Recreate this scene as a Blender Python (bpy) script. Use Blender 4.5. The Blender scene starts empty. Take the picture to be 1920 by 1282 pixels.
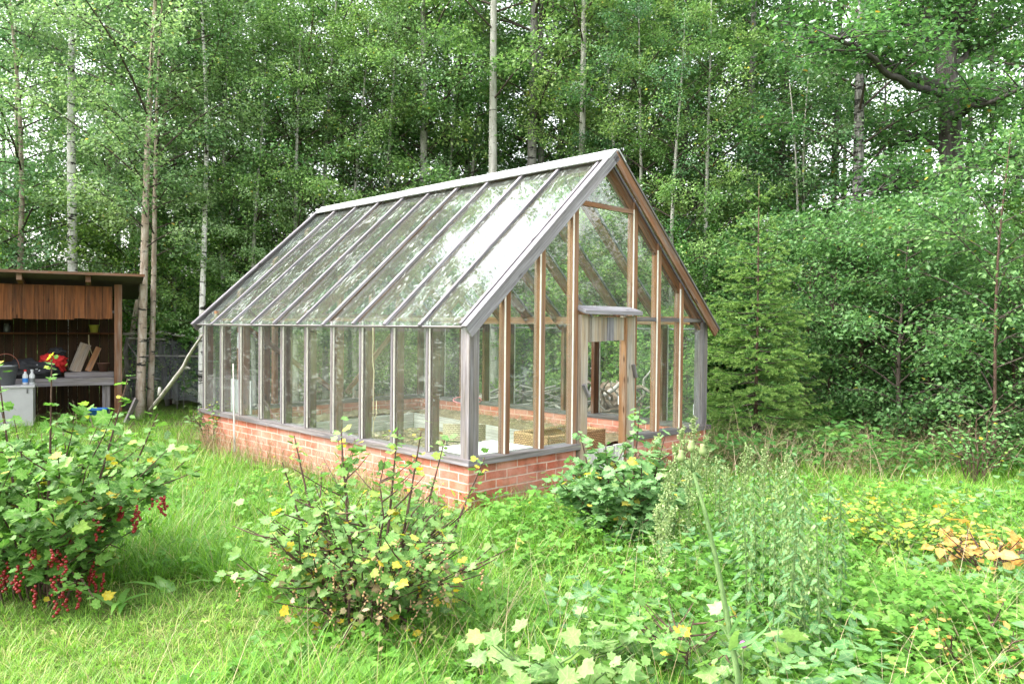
import bpy, math, random
import numpy as np
from mathutils import Vector, Matrix

sc = bpy.context.scene
COL = sc.collection
rnd = random.Random(7)
R = math.radians

# ------------------------------------------------------------------ camera
F, PT, ROLL, CZ = 1462.43, 0.0185, -0.0092, 1.54
c_, s_ = math.cos(PT), math.sin(PT)
FW = Vector((0, c_, -s_)); UP0 = Vector((0, s_, c_)); X0 = Vector((1, 0, 0))
RT = X0 * math.cos(ROLL) - UP0 * math.sin(ROLL)
UP = X0 * math.sin(ROLL) + UP0 * math.cos(ROLL)
CAM = Vector((0, 0, CZ))
cd = bpy.data.cameras.new('camera'); co = bpy.data.objects.new('camera', cd); COL.objects.link(co)
cd.sensor_width = 36; cd.lens = F / 1920 * 36; cd.clip_end = 2000; cd.clip_start = 0.05
B = -FW
co.matrix_world = Matrix(((RT.x, UP.x, B.x, 0), (RT.y, UP.y, B.y, 0), (RT.z, UP.z, B.z, CZ), (0, 0, 0, 1)))
sc.camera = co

def ray(px, py):
    return RT * ((px - 960) / F) + UP * ((641 - py) / F) + FW
def at(px, py, Y):                       # point of the photo's pixel at a depth of Y metres
    d = ray(px, py); return CAM + d * (Y / d.y)
def ground(px, py, z=0.0):
    d = ray(px, py); return CAM + d * ((z - CZ) / d.z)

# ------------------------------------------------------------------ materials
def new_mat(name):
    m = bpy.data.materials.new(name); m.use_nodes = True
    nt = m.node_tree; nt.nodes.clear()
    return m, nt
def N(nt, typ, ins=None, **props):
    n = nt.nodes.new(typ)
    for k, v in props.items(): setattr(n, k, v)
    for k, v in (ins or {}).items():
        s = n.inputs[k]
        if hasattr(v, 'is_linked') or isinstance(v, bpy.types.NodeSocket): nt.links.new(v, s)
        else: s.default_value = v
    return n
def C4(c): return (c[0], c[1], c[2], 1)
def ramp(nt, fac, stops, interp='LINEAR'):
    n = nt.nodes.new('ShaderNodeValToRGB'); n.color_ramp.interpolation = interp
    e = n.color_ramp.elements
    while len(e) < len(stops): e.new(0.5)
    for i, (p, c) in enumerate(stops):
        e[i].position = p; e[i].color = C4(c) if not isinstance(c, (int, float)) else (c, c, c, 1)
    nt.links.new(fac, n.inputs[0]); return n.outputs[0]
def mix(nt, fac, a, b, blend='MIX'):
    n = nt.nodes.new('ShaderNodeMix'); n.data_type = 'RGBA'; n.blend_type = blend
    for s, v in ((n.inputs[0], fac), (n.inputs[6], a), (n.inputs[7], b)):
        if isinstance(v, bpy.types.NodeSocket): nt.links.new(v, s)
        else: s.default_value = v if isinstance(v, (int, float)) else C4(v)
    return n.outputs[2]
def noise(nt, vec, scale, detail=4, rough=.6, dist=0):
    return N(nt, 'ShaderNodeTexNoise', {'Vector': vec, 'Scale': scale, 'Detail': detail, 'Roughness': rough, 'Distortion': dist}).outputs[0]
def mapping(nt, vec, scale, loc=(0, 0, 0)):
    return N(nt, 'ShaderNodeMapping', {'Vector': vec, 'Scale': scale, 'Location': loc}).outputs[0]
def finish(nt, shader):
    o = nt.nodes.new('ShaderNodeOutputMaterial'); nt.links.new(shader, o.inputs[0])
def principled(nt, col, rough=.8, bump=None, bstr=.3, spec=.3, bdist=.01, metal=0):
    ins = {'Base Color': col if isinstance(col, bpy.types.NodeSocket) else C4(col), 'Roughness': rough, 'Specular IOR Level': spec, 'Metallic': metal}
    if bump is not None:
        ins['Normal'] = N(nt, 'ShaderNodeBump', {'Height': bump, 'Strength': bstr, 'Distance': bdist}).outputs[0]
    return N(nt, 'ShaderNodeBsdfPrincipled', ins).outputs[0]

def wood(name, dark, light, grey=None, greyamt=.5, rough=.8, knots=True):
    m, nt = new_mat(name)
    uv = nt.nodes.new('ShaderNodeUVMap').outputs[0]
    obr = nt.nodes.new('ShaderNodeObjectInfo').outputs['Random']
    grain = noise(nt, mapping(nt, uv, (1.6, 46, 1)), 1.0, 7, .7, .8)
    col = ramp(nt, grain, [(.3, dark), (.52, [(a + b) / 2 for a, b in zip(dark, light)]), (.7, light)])
    if grey is not None:
        g = noise(nt, mapping(nt, uv, (1.6, 14, 1)), 1.0, 5, .6)
        gf = ramp(nt, g, [(.5 - greyamt * .3, 0.0), (.78 - greyamt * .4, 1.0)])
        gcol = mix(nt, ramp(nt, grain, [(.32, 0.0), (.68, 1.0)]), [x * .38 for x in grey], [x * 1.45 for x in grey])
        col = mix(nt, gf, col, gcol)
    blot = noise(nt, mapping(nt, uv, (.9, 5, 1), (4, 2, 0)), 1.0, 4, .6)
    col = mix(nt, ramp(nt, blot, [(.42, 0.0), (.7, .45)]), col, [x * .45 for x in dark])
    if knots:
        v = N(nt, 'ShaderNodeTexVoronoi', {'Vector': mapping(nt, uv, (2.6, 9, 1)), 'Scale': 1.0}).outputs[0]
        kf = ramp(nt, v, [(.05, 1.0), (.13, 0.0)])
        col = mix(nt, kf, col, [x * .35 for x in dark])
    br = N(nt, 'ShaderNodeMapRange', {0: obr, 3: .78, 4: 1.18}).outputs[0]
    col = N(nt, 'ShaderNodeHueSaturation', {'Color': col, 'Value': br}).outputs[0]
    finish(nt, principled(nt, col, rough, grain, .35, .25, .006))
    return m

def plain(name, col, rough=.7, var=.25, scale=8, spec=.4, metal=0, bump=.2):
    m, nt = new_mat(name)
    tc = nt.nodes.new('ShaderNodeTexCoord').outputs['Object']
    n = noise(nt, tc, scale, 5, .65)
    cc = mix(nt, n, [x * (1 - var) for x in col], [min(1, x * (1 + var)) for x in col])
    finish(nt, principled(nt, cc, rough, n, bump, spec, .01, metal)); return m

def brick_mat():
    m, nt = new_mat('red_brick')
    uv = nt.nodes.new('ShaderNodeUVMap').outputs[0]
    wob = N(nt, 'ShaderNodeTexNoise', {'Vector': uv, 'Scale': 9.0, 'Detail': 2})
    off = N(nt, 'ShaderNodeVectorMath', {0: wob.outputs[1], 1: (.5, .5, .5)}, operation='SUBTRACT').outputs[0]
    off = N(nt, 'ShaderNodeVectorMath', {0: off, 3: .012}, operation='SCALE').outputs[0]
    uvw = N(nt, 'ShaderNodeVectorMath', {0: uv, 1: off}, operation='ADD').outputs[0]
    b = N(nt, 'ShaderNodeTexBrick', {'Vector': uvw, 'Color1': C4((.34, .078, .045)), 'Color2': C4((.50, .155, .095)), 'Mortar': C4((.52, .40, .34)),
          'Scale': 1.0, 'Mortar Size': .0075, 'Mortar Smooth': .3, 'Bias': -.1, 'Brick Width': .25, 'Row Height': .075}, offset=.5)
    n1 = noise(nt, uv, 2.2, 5, .62)
    n2 = noise(nt, uv, 40, 4, .7)
    col = mix(nt, N(nt, 'ShaderNodeMapRange', {0: n2, 1: .35, 2: .7, 3: 0, 4: .35}).outputs[0], b.outputs[0], (.62, .24, .15))
    eff = ramp(nt, n1, [(.40, 0.0), (.66, .62)])
    col = mix(nt, eff, col, (.60, .35, .29))
    n3 = noise(nt, mapping(nt, uv, (1, 1, 1), (7, 3, 0)), 5, 4, .6)
    col = mix(nt, ramp(nt, n3, [(.54, 0.0), (.70, .65)]), col, (.15, .055, .035))
    sx = N(nt, 'ShaderNodeSeparateXYZ', {0: uv}).outputs[1]
    lowf = N(nt, 'ShaderNodeMath', {0: N(nt, 'ShaderNodeMapRange', {0: sx, 1: .28, 2: .02, 3: 0, 4: .75}).outputs[0], 1: ramp(nt, noise(nt, uv, 7, 5, .7), [(.42, 0.0), (.62, 1.0)])}, operation='MULTIPLY').outputs[0]
    col = mix(nt, lowf, col, (.11, .10, .05))
    inv = N(nt, 'ShaderNodeMath', {0: 1.0, 1: b.outputs[1]}, operation='SUBTRACT').outputs[0]
    hh = N(nt, 'ShaderNodeMath', {0: inv, 1: N(nt, 'ShaderNodeMath', {0: n2, 1: .3}, operation='MULTIPLY').outputs[0]}, operation='ADD').outputs[0]
    finish(nt, principled(nt, col, .9, hh, .6, .2, .008)); return m

def glass_mat(name, dust, streak, tint=(.965, .985, .975)):
    m, nt = new_mat(name)
    uv = nt.nodes.new('ShaderNodeUVMap').outputs[0]
    tr = N(nt, 'ShaderNodeBsdfTransparent', {'Color': C4(tint)}).outputs[0]
    wv = noise(nt, uv, 1.3, 2, .5)
    bmp = N(nt, 'ShaderNodeBump', {'Height': wv, 'Strength': .035, 'Distance': .02}).outputs[0]
    gl = N(nt, 'ShaderNodeBsdfGlossy', {'Color': (1, 1, 1, 1), 'Roughness': .02, 'Normal': bmp}).outputs[0]
    bf = nt.nodes.new('ShaderNodeNewGeometry').outputs['Backfacing']
    ior = N(nt, 'ShaderNodeMapRange', {0: bf, 3: 1.5, 4: 1 / 1.5}).outputs[0]
    fr = N(nt, 'ShaderNodeFresnel', {'IOR': ior, 'Normal': bmp}).outputs[0]
    fr = N(nt, 'ShaderNodeMath', {0: fr, 1: 1.0}, operation='MULTIPLY').outputs[0]
    a = N(nt, 'ShaderNodeMixShader', {0: fr, 1: tr, 2: gl}).outputs[0]
    df = N(nt, 'ShaderNodeBsdfDiffuse', {'Color': C4((.62, .66, .62))}).outputs[0]
    n1 = noise(nt, mapping(nt, uv, (1.2, 3, 1)), 1.6, 5, .65)
    base = N(nt, 'ShaderNodeMapRange', {0: n1, 1: .3, 2: .75, 3: dust * .45, 4: dust * 1.5}).outputs[0]
    n2 = noise(nt, mapping(nt, uv, (9, 26, 1)), 1.0, 6, .72, .8)
    n3 = noise(nt, uv, 2.4, 3, .5)
    sp = N(nt, 'ShaderNodeMath', {0: n2, 1: N(nt, 'ShaderNodeMath', {0: n3, 1: .45}, operation='MULTIPLY').outputs[0]}, operation='ADD').outputs[0]
    sp = ramp(nt, sp, [(.80, 0.0), (.87, streak)])
    tot = N(nt, 'ShaderNodeMath', {0: base, 1: sp}, operation='MAXIMUM').outputs[0]
    finish(nt, N(nt, 'ShaderNodeMixShader', {0: tot, 1: a, 2: df}).outputs[0]); return m

def leaf_mat(name, stops, trans=.42, gloss=.07, groughness=.38, hv=.03, tcol=(1.08, 1.2, .78)):
    m, nt = new_mat(name); gloss *= .45
    if name in ('birch_leaf', 'aspen_leaf', 'oak_leaf'): stops = [(q, [x * 1.22 for x in c]) for q, c in stops]
    hv = .03 if name in ('birch_leaf', 'aspen_leaf', 'oak_leaf', 'undergrowth_leaf') else .004
    t = nt.nodes.new('ShaderNodeAttribute'); t.attribute_name = 'tint'
    col = ramp(nt, t.outputs['Fac'], stops)
    obr = nt.nodes.new('ShaderNodeObjectInfo').outputs['Random']
    vn = nt.nodes.new('ShaderNodeAttribute'); vn.attribute_name = 'vein'
    col = mix(nt, ramp(nt, vn.outputs['Fac'], [(.80, 0.0), (.94, .55)]), col, mix(nt, .5, col, (.42, .50, .22)))
    h = N(nt, 'ShaderNodeMapRange', {0: obr, 3: .5 - hv, 4: .5 + hv}).outputs[0]
    v = N(nt, 'ShaderNodeMapRange', {0: obr, 3: 1 + 6.5 * hv, 4: 1 - 6 * hv}).outputs[0]
    bl = noise(nt, nt.nodes.new('ShaderNodeTexCoord').outputs['Object'], 55, 3, .7)
    v = N(nt, 'ShaderNodeMath', {0: v, 1: N(nt, 'ShaderNodeMapRange', {0: bl, 1: .3, 2: .7, 3: .78, 4: 1.22}).outputs[0]}, operation='MULTIPLY').outputs[0]
    col = N(nt, 'ShaderNodeHueSaturation', {'Color': col, 'Hue': h, 'Value': v}).outputs[0]
    d = N(nt, 'ShaderNodeBsdfDiffuse', {'Color': col}).outputs[0]
    tcn = mix(nt, 1.0, col, tcol, 'MULTIPLY')
    tl = N(nt, 'ShaderNodeBsdfTranslucent', {'Color': tcn}).outputs[0]
    a = N(nt, 'ShaderNodeMixShader', {0: trans, 1: d, 2: tl}).outputs[0]
    g = N(nt, 'ShaderNodeBsdfGlossy', {'Color': (1, 1, 1, 1), 'Roughness': groughness}).outputs[0]
    lw = N(nt, 'ShaderNodeLayerWeight', {'Blend': .3}).outputs['Fresnel']
    gf = N(nt, 'ShaderNodeMath', {0: lw, 1: gloss * 3, 2: gloss * .4}, operation='MULTIPLY_ADD').outputs[0]
    finish(nt, N(nt, 'ShaderNodeMixShader', {0: gf, 1: a, 2: g}).outputs[0]); return m

def bark_mat(name, base, dark, light, bands=0.0, scale=1.0, bandcol=(.03, .028, .025)):
    m, nt = new_mat(name)
    uv = nt.nodes.new('ShaderNodeUVMap').outputs[0]       # x round the trunk (m), y up (m)
    n1 = noise(nt, mapping(nt, uv, (10 * scale, 4 * scale, 1)), 1.0, 6, .65)
    col = ramp(nt, n1, [(.3, dark), (.5, base), (.72, light)])
    if bands:
        b = noise(nt, mapping(nt, uv, (2.2, 13, 1)), 1.0, 4, .7, .3)
        bf = ramp(nt, b, [(.62 - bands * .1, 0.0), (.66 - bands * .1, 1.0)])
        col = mix(nt, bf, col, bandcol)
    f = noise(nt, mapping(nt, uv, (26 * scale, 6 * scale, 1)), 1.0, 5, .7)
    finish(nt, principled(nt, col, .85, f, .6, .2, .02)); return m

M = {}
M['wood_brown'] = wood('stained_wood', (.11, .046, .022), (.29, .14, .07), (.24, .19, .16), .2)
M['wood_dark'] = wood('dark_stained_wood', (.05, .021, .011), (.16, .068, .032), (.14, .11, .095), .12)
M['wood_post'] = wood('warm_post_wood', (.14, .056, .024), (.37, .185, .09), (.28, .21, .17), .16)
M['wood_warm'] = wood('orange_wood', (.16, .066, .026), (.36, .19, .09), (.28, .22, .18), .2)
M['wood_grey'] = wood('weathered_wood', (.058, .048, .042), (.27, .235, .21), (.18, .165, .175), .5, knots=False)
M['wood_lilac'] = wood('bleached_wood', (.14, .125, .13), (.28, .255, .27), (.235, .22, .24), .6)
M['wood_pale'] = wood('pale_board', (.21, .15, .10), (.42, .33, .24), (.30, .27, .24), .4)
M['wood_bed'] = wood('bleached_board', (.36, .33, .29), (.58, .54, .48), (.50, .48, .45), .6, knots=False)
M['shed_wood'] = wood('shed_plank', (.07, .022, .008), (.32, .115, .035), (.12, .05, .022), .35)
M['shed_shaded'] = wood('shaded_plank', (.028, .013, .006), (.085, .042, .018), (.04, .026, .015), .3)  # back and side planks: the shed's inner shade is put into their colour
M['brick'] = brick_mat()
M['glass_wall'] = glass_mat('wall_glass', .02, .15)
M['glass_roof'] = glass_mat('roof_glass', .03, .34, (.90, .96, .93))
M['putty'] = plain('white_putty', (.62, .58, .52), .7, .3, 30)
M['cap'] = plain('grey_ridge_sheet', (.40, .40, .41), .5, .2, 2.5, .4)
M['soil'] = plain('dry_soil', (.20, .155, .10), .95, .6, 14, .1, bump=.9)
M['straw'] = leaf_mat('dry_straw', [(0, (.16, .11, .06)), (.5, (.30, .21, .12)), (1, (.45, .36, .24))], .15, .02)
M['white_top'] = plain('white_tabletop', (.80, .79, .76), .5, .06, 5)
M['metal'] = plain('dark_metal', (.08, .08, .08), .5, .2)
M['galv'] = plain('dull_steel', (.16, .17, .18), .45, .4, 6, .5, .6)
M['rope'] = plain('cream_rope', (.55, .45, .28), .9, .2, 60)
M['paper'] = plain('white_paper', (.8, .82, .82), .8, .05)
M['grey_sheet'] = plain('grey_sheet', (.42, .44, .43), .8, .12, 5)
M['red_cloth'] = plain('red_cloth', (.36, .010, .010), .8, .4, 10)
M['black_cloth'] = plain('black_cloth', (.012, .012, .014), .8, .4, 14)
M['yellow_pot'] = plain('yellow_plastic', (.55, .52, .10), .5, .1)
M['green_pot'] = plain('green_plastic', (.12, .30, .05), .5, .2)
M['clay'] = plain('brown_clay', (.10, .045, .03), .7, .2)
M['blue_plastic'] = plain('blue_plastic', (.02, .14, .42), .5, .15)
M['white_plastic'] = plain('white_plastic', (.38, .39, .40), .5, .1)
M['white_cab'] = plain('white_painted_board', (.34, .335, .34), .7, .2, 4)
M['rusty'] = plain('rusty_brown', (.16, .05, .03), .8, .3)
M['roof_felt'] = plain('roofing_felt', (.10, .085, .075), .9, .3, 6)
M['dead_wood'] = bark_mat('dead_wood', (.40, .38, .34), (.16, .13, .11), (.60, .57, .52), 0)
M['root'] = bark_mat('root_bark', (.15, .11, .075), (.05, .04, .03), (.38, .34, .29), 0, 1.5)
M['birch_bark'] = bark_mat('birch_bark', (.66, .64, .61), (.42, .38, .34), (.80, .79, .77), .9)
M['young_bark'] = bark_mat('young_birch_bark', (.36, .29, .23), (.19, .13, .09), (.56, .51, .46), .4)
M['old_birch'] = bark_mat('cracked_birch_bark', (.20, .19, .18), (.05, .045, .04), (.42, .41, .39), 1.2)
M['twig'] = bark_mat('dark_twig', (.075, .058, .048), (.04, .03, .026), (.13, .105, .09), 0, 3)
M['aspen_bark'] = bark_mat('aspen_bark', (.36, .35, .31), (.22, .21, .18), (.50, .49, .45), .25, 1, (.10, .095, .085))
M['grey_bark'] = bark_mat('grey_bark', (.20, .19, .175), (.11, .10, .09), (.30, .29, .27), .1)
M['dark_bark'] = bark_mat('dark_bark', (.075, .068, .06), (.03, .027, .024), (.16, .15, .14), 0, .8)
M['oak_bark'] = bark_mat('oak_bark', (.055, .048, .043), (.02, .018, .016), (.13, .12, .11), 0, .8)
M['stem'] = bark_mat('shrub_stem', (.10, .06, .045), (.05, .03, .025), (.18, .12, .09), 0, 4)
M['green_stem'] = bark_mat('green_stem', (.12, .20, .07), (.08, .14, .045), (.20, .28, .11), 0, 4)
M['dry_stem'] = bark_mat('dry_stem', (.30, .22, .13), (.18, .12, .08), (.42, .34, .22), 0, 4)
G0, G1, G2, G3 = (.018, .050, .016), (.042, .105, .030), (.085, .175, .055), (.14, .24, .09)
YL = (.42, .34, .03)
M['leaf_birch'] = leaf_mat('birch_leaf', [(0, (.065, .14, .058)), (.45, (.135, .25, .11)), (.94, (.25, .38, .19)), (.985, (.42, .38, .08))], .50, .10)
M['leaf_aspen'] = leaf_mat('aspen_leaf', [(0, (.07, .15, .048)), (.5, (.145, .27, .085)), (.95, (.25, .38, .13)), (1, (.42, .38, .06))], .50, .09)
M['leaf_sapling'] = leaf_mat('sapling_leaf', [(0, (.045, .125, .040)), (.5, (.095, .215, .072)), (.95, (.19, .33, .12)), (1, (.42, .36, .06))], .48, .045)
M['leaf_oak'] = leaf_mat('oak_leaf', [(0, (.030, .088, .028)), (.5, (.065, .165, .048)), (.95, (.13, .25, .08)), (1, (.36, .21, .03))], .48, .07)
M['leaf_under'] = leaf_mat('undergrowth_leaf', [(0, (.075, .18, .040)), (.5, (.17, .32, .075)), (1, (.30, .46, .12))], .55, .05)
M['leaf_currant'] = leaf_mat('currant_leaf', [(0, (.055, .150, .028)), (.5, (.105, .245, .045)), (.85, (.18, .36, .07)), (.95, (.28, .40, .07)), (1, YL)], .40, .022, .55)
M['leaf_yellowing'] = leaf_mat('yellowing_currant_leaf', [(0, (.065, .16, .035)), (.45, (.125, .26, .06)), (.78, (.22, .36, .09)), (.88, (.36, .42, .07)), (.96, (.58, .42, .03))], .40, .022, .55)
M['leaf_blue'] = leaf_mat('grey_green_currant_leaf', [(0, (.055, .15, .04)), (.5, (.12, .26, .085)), (.85, (.20, .37, .14)), (.96, (.30, .42, .10)), (1, (.50, .40, .05))], .36, .022, .55)
M['leaf_lime'] = leaf_mat('pale_lime_leaf', [(0, (.10, .21, .05)), (.5, (.20, .35, .10)), (.97, (.30, .44, .15)), (1, (.34, .44, .13))], .40, .03, .5)
M['leaf_gold'] = leaf_mat('yellow_raspberry_leaf', [(0, (.09, .23, .035)), (.45, (.17, .34, .05)), (.62, (.34, .43, .06)), (.8, (.52, .44, .05)), (1, (.62, .42, .05))], .42, .03)
M['leaf_orange'] = leaf_mat('orange_peony_leaf', [(0, (.45, .33, .10)), (.5, (.58, .35, .12)), (1, (.62, .26, .06))], .4, .05)
M['leaf_nettle'] = leaf_mat('nettle_leaf', [(0, (.040, .12, .040)), (.5, (.075, .19, .060)), (1, (.17, .33, .11))], .36, .022, .55)
M['leaf_pale'] = leaf_mat('pale_seed_spike', [(0, (.16, .24, .09)), (.5, (.26, .35, .14)), (1, (.42, .46, .24))], .35, .04)
M['needle'] = leaf_mat('spruce_needle', [(0, (.055, .135, .032)), (.5, (.12, .235, .055)), (1, (.28, .40, .11))], .3, .03)
M['grass'] = leaf_mat('grass_blade', [(0, (.075, .19, .020)), (.45, (.15, .33, .030)), (.8, (.24, .44, .05)), (.92, (.34, .46, .08)), (1, (.52, .44, .20))], .45, .03, .5)
M['herb'] = leaf_mat('herb_leaf', [(0, (.06, .16, .025)), (.5, (.12, .29, .045)), (.9, (.21, .40, .08)), (1, (.46, .42, .12))], .42, .05)
M['lawn'] = leaf_mat('short_lawn_blade', [(0, (.09, .21, .024)), (.5, (.17, .34, .040)), (.85, (.28, .43, .07)), (1, (.48, .42, .20))], .45, .03, .5)
M['berry'] = plain('red_berry', (.20, .006, .008), .35, .2, 30, .5)
M['dried'] = plain('dried_berry', (.40, .25, .12), .8, .3, 30)
M['clover'] = plain('purple_flower', (.35, .10, .30), .8, .2, 40)
M['bud'] = plain('green_bud', (.20, .26, .10), .8, .3, 40)

def net_mat():
    m, nt = new_mat('bird_netting')
    uv = nt.nodes.new('ShaderNodeUVMap').outputs[0]
    n = noise(nt, uv, 3, 3, .6)
    f = N(nt, 'ShaderNodeMapRange', {0: n, 1: .3, 2: .7, 3: .28, 4: .55}).outputs[0]
    tr = nt.nodes.new('ShaderNodeBsdfTransparent').outputs[0]
    d = N(nt, 'ShaderNodeBsdfDiffuse', {'Color': C4((.16, .17, .18))}).outputs[0]
    finish(nt, N(nt, 'ShaderNodeMixShader', {0: f, 1: tr, 2: d}).outputs[0]); return m
M['net'] = net_mat()
def wicker_mat(name, a, b):
    m, nt = new_mat(name)
    uv = nt.nodes.new('ShaderNodeUVMap').outputs[0]
    ck = N(nt, 'ShaderNodeTexBrick', {'Vector': uv, 'Color1': C4(a), 'Color2': C4([x * .75 for x in a]), 'Mortar': C4(b), 'Scale': 1.0,
           'Mortar Size': .004, 'Mortar Smooth': .6, 'Brick Width': .036, 'Row Height': .019})
    inv = N(nt, 'ShaderNodeMath', {0: 1.0, 1: ck.outputs[1]}, operation='SUBTRACT').outputs[0]
    finish(nt, principled(nt, ck.outputs[0], .7, inv, .9, .3, .01)); return m
M['wicker'] = wicker_mat('brown_wicker', (.62, .38, .19), (.16, .08, .04))
M['wicker_pale'] = wicker_mat('cream_wicker', (.60, .52, .34), (.25, .20, .12))
def ground_mat():
    m, nt = new_mat('garden_ground')
    tc = nt.nodes.new('ShaderNodeTexCoord').outputs['Object']
    n1 = noise(nt, tc, 1.2, 6, .65); n2 = noise(nt, tc, 25, 5, .7)
    g = ramp(nt, n2, [(.3, (.05, .08, .02)), (.55, (.10, .15, .03)), (.75, (.22, .20, .09))])
    s = ramp(nt, n2, [(.3, (.07, .055, .035)), (.7, (.22, .17, .11))])
    finish(nt, principled(nt, mix(nt, ramp(nt, n1, [(.5, 0.0), (.65, .8)]), g, s), .95, n2, .8, .1, .03)); return m
M['ground'] = ground_mat()

# ------------------------------------------------------------------ mesh helpers
class MB:
    def __init__(s): s.v = []; s.f = []; s.uv = []
    def face(s, idx, uvs): s.f.append(tuple(idx)); s.uv.extend(uvs)
    def quad(s, a, b, c, d, uvs):
        i = len(s.v); s.v += [tuple(a), tuple(b), tuple(c), tuple(d)]; s.face((i, i + 1, i + 2, i + 3), uvs)
    def box(s, o, ax, ay, az, grain=0, uo=None):
        # corner o and three edge vectors; uv.x runs along edge number `grain`, in metres
        o = Vector(o); E = [Vector(ax), Vector(ay), Vector(az)]; L = [e.length for e in E]
        if E[0].cross(E[1]).dot(E[2]) < 0:
            o = o + E[0]; E[0] = -E[0]
        uo = uo if uo is not None else (rnd.random() * 9, rnd.random() * 9)
        base = len(s.v)
        for k in range(8):
            s.v.append(tuple(o + E[0] * (k & 1) + E[1] * ((k >> 1) & 1) + E[2] * ((k >> 2) & 1)))
        for fi, (q, fx) in enumerate((((0, 2, 3, 1), 2), ((4, 5, 7, 6), 2), ((0, 1, 5, 4), 1), ((2, 6, 7, 3), 1), ((0, 4, 6, 2), 0), ((1, 3, 7, 5), 0))):
            axs = [a for a in (0, 1, 2) if a != fx]
            if grain in axs: g, h = grain, [a for a in axs if a != grain][0]
            else: g, h = axs
            uvs = [((((k >> g) & 1) * L[g]) + uo[0], (((k >> h) & 1) * L[h]) + uo[1] + fi * .37) for k in q]
            s.face([base + k for k in q], uvs)
    def beam(s, p0, p1, w, h, upv=(0, 0, 1), off=(0, 0)):
        # bar from p0 to p1: width w sideways, height h along upv (made square to the bar); off shifts the section centre
        p0 = Vector(p0); p1 = Vector(p1); d = p1 - p0
        sd = d.cross(Vector(upv)); sd.normalize(); u = sd.cross(d); u.normalize()
        o = p0 + sd * (off[0] - w / 2) + u * (off[1] - h / 2)
        s.box(o, d, sd * w, u * h, 0)
    def tube(s, pts, rad, n=8, cap=True, jit=0):
        pts = [Vector(p) for p in pts]; rings = []; L = 0; uo = rnd.random() * 20
        prevx = None
        for i, p in enumerate(pts):
            d = (pts[min(i + 1, len(pts) - 1)] - pts[max(i - 1, 0)])
            if d.length < 1e-9: d = Vector((0, 0, 1))
            d.normalize()
            x = (prevx - d * prevx.dot(d)) if prevx is not None else d.cross(Vector((.3, .9, .1)) if abs(d.z) > .5 else Vector((0, 0, 1)))
            if x.length < 1e-6: x = d.cross(Vector((1, 0, 0)))
            x.normalize(); prevx = x; y = d.cross(x)
            if i: L += (p - pts[i - 1]).length
            b = len(s.v)
            for k in range(n):
                a = 2 * math.pi * k / n; r = rad[i] * (1 + (rnd.uniform(-jit, jit) if jit else 0))
                s.v.append(tuple(p + (x * math.cos(a) + y * math.sin(a)) * r))
            rings.append((b, L, rad[i]))
        for i in range(len(rings) - 1):
            b0, l0, r0 = rings[i]; b1, l1, r1 = rings[i + 1]; rr = 2 * math.pi * max(rad[0], .01)
            for k in range(n):
                k2 = (k + 1) % n
                s.face((b0 + k, b0 + k2, b1 + k2, b1 + k), ((uo + rr * k / n, l0 + uo), (uo + rr * (k + 1) / n, l0 + uo), (uo + rr * (k + 1) / n, l1 + uo), (uo + rr * k / n, l1 + uo)))
        if cap:
            for b, l, r in (rings[0], rings[-1]):
                idx = [b + k for k in range(n)]
                s.face(idx if b != rings[0][0] else idx[::-1], [(uo + .5 * r * math.cos(k), uo + .5 * r * math.sin(k)) for k in range(n)])
    def lathe(s, c, prof, n=20):
        c = Vector(c); b = len(s.v)
        for r, z in prof:
            for k in range(n):
                a = 2 * math.pi * k / n; s.v.append((c.x + r * math.cos(a), c.y + r * math.sin(a), c.z + z))
        for i in range(len(prof) - 1):
            for k in range(n):
                k2 = (k + 1) % n
                s.face((b + i * n + k, b + i * n + k2, b + (i + 1) * n + k2, b + (i + 1) * n + k), ((k / n, prof[i][1]), ((k + 1) / n, prof[i][1]), ((k + 1) / n, prof[i + 1][1]), (k / n, prof[i + 1][1])))
        s.face([b + k for k in range(n)][::-1], [(0, 0)] * n)
        s.face([b + (len(prof) - 1) * n + k for k in range(n)], [(0, 0)] * n)
    def build(s, name, mat, parent=None, local=False, smooth=False):
        me = bpy.data.meshes.new(name)
        off = Vector(parent.location) if (parent is not None and not local) else Vector((0, 0, 0))
        if parent is not None and not local:
            p = parent.parent
            while p is not None: off += Vector(p.location); p = p.parent
        V = [(x - off.x, y - off.y, z - off.z) for x, y, z in s.v]
        me.from_pydata(V, [], s.f); uvl = me.uv_layers.new(name='UVMap')
        uvl.data.foreach_set('uv', np.array(s.uv, dtype=np.float32).ravel())
        if smooth: me.polygons.foreach_set('use_smooth', [True] * len(me.polygons))
        me.materials.append(mat); me.update()
        o = bpy.data.objects.new(name, me); COL.objects.link(o)
        if parent is not None: o.parent = parent
        return o

def tag(o, label=None, cat=None, group=None, kind=None):
    if label: o['label'] = label
    if cat: o['category'] = cat
    if group: o['group'] = group
    if kind: o['kind'] = kind
    return o
def thing(name, label, cat, loc=(0, 0, 0), group=None):
    o = bpy.data.objects.new(name, None); COL.objects.link(o); o.location = loc; o.empty_display_size = .2
    return tag(o, label, cat, group)
def dup(root, loc, rotz=0, scale=1, label=None, group=None):
    r = root.copy(); COL.objects.link(r); r.location = loc; r.rotation_euler = (0, 0, rotz)
    r.scale = (scale,) * 3 if isinstance(scale, (int, float)) else scale
    if label: r['label'] = label
    if group: r['group'] = group
    for ch in list(root.children):
        c = ch.copy(); COL.objects.link(c); c.parent = r
        for g in list(ch.children):
            d = g.copy(); COL.objects.link(d); d.parent = c
    return r

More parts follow.
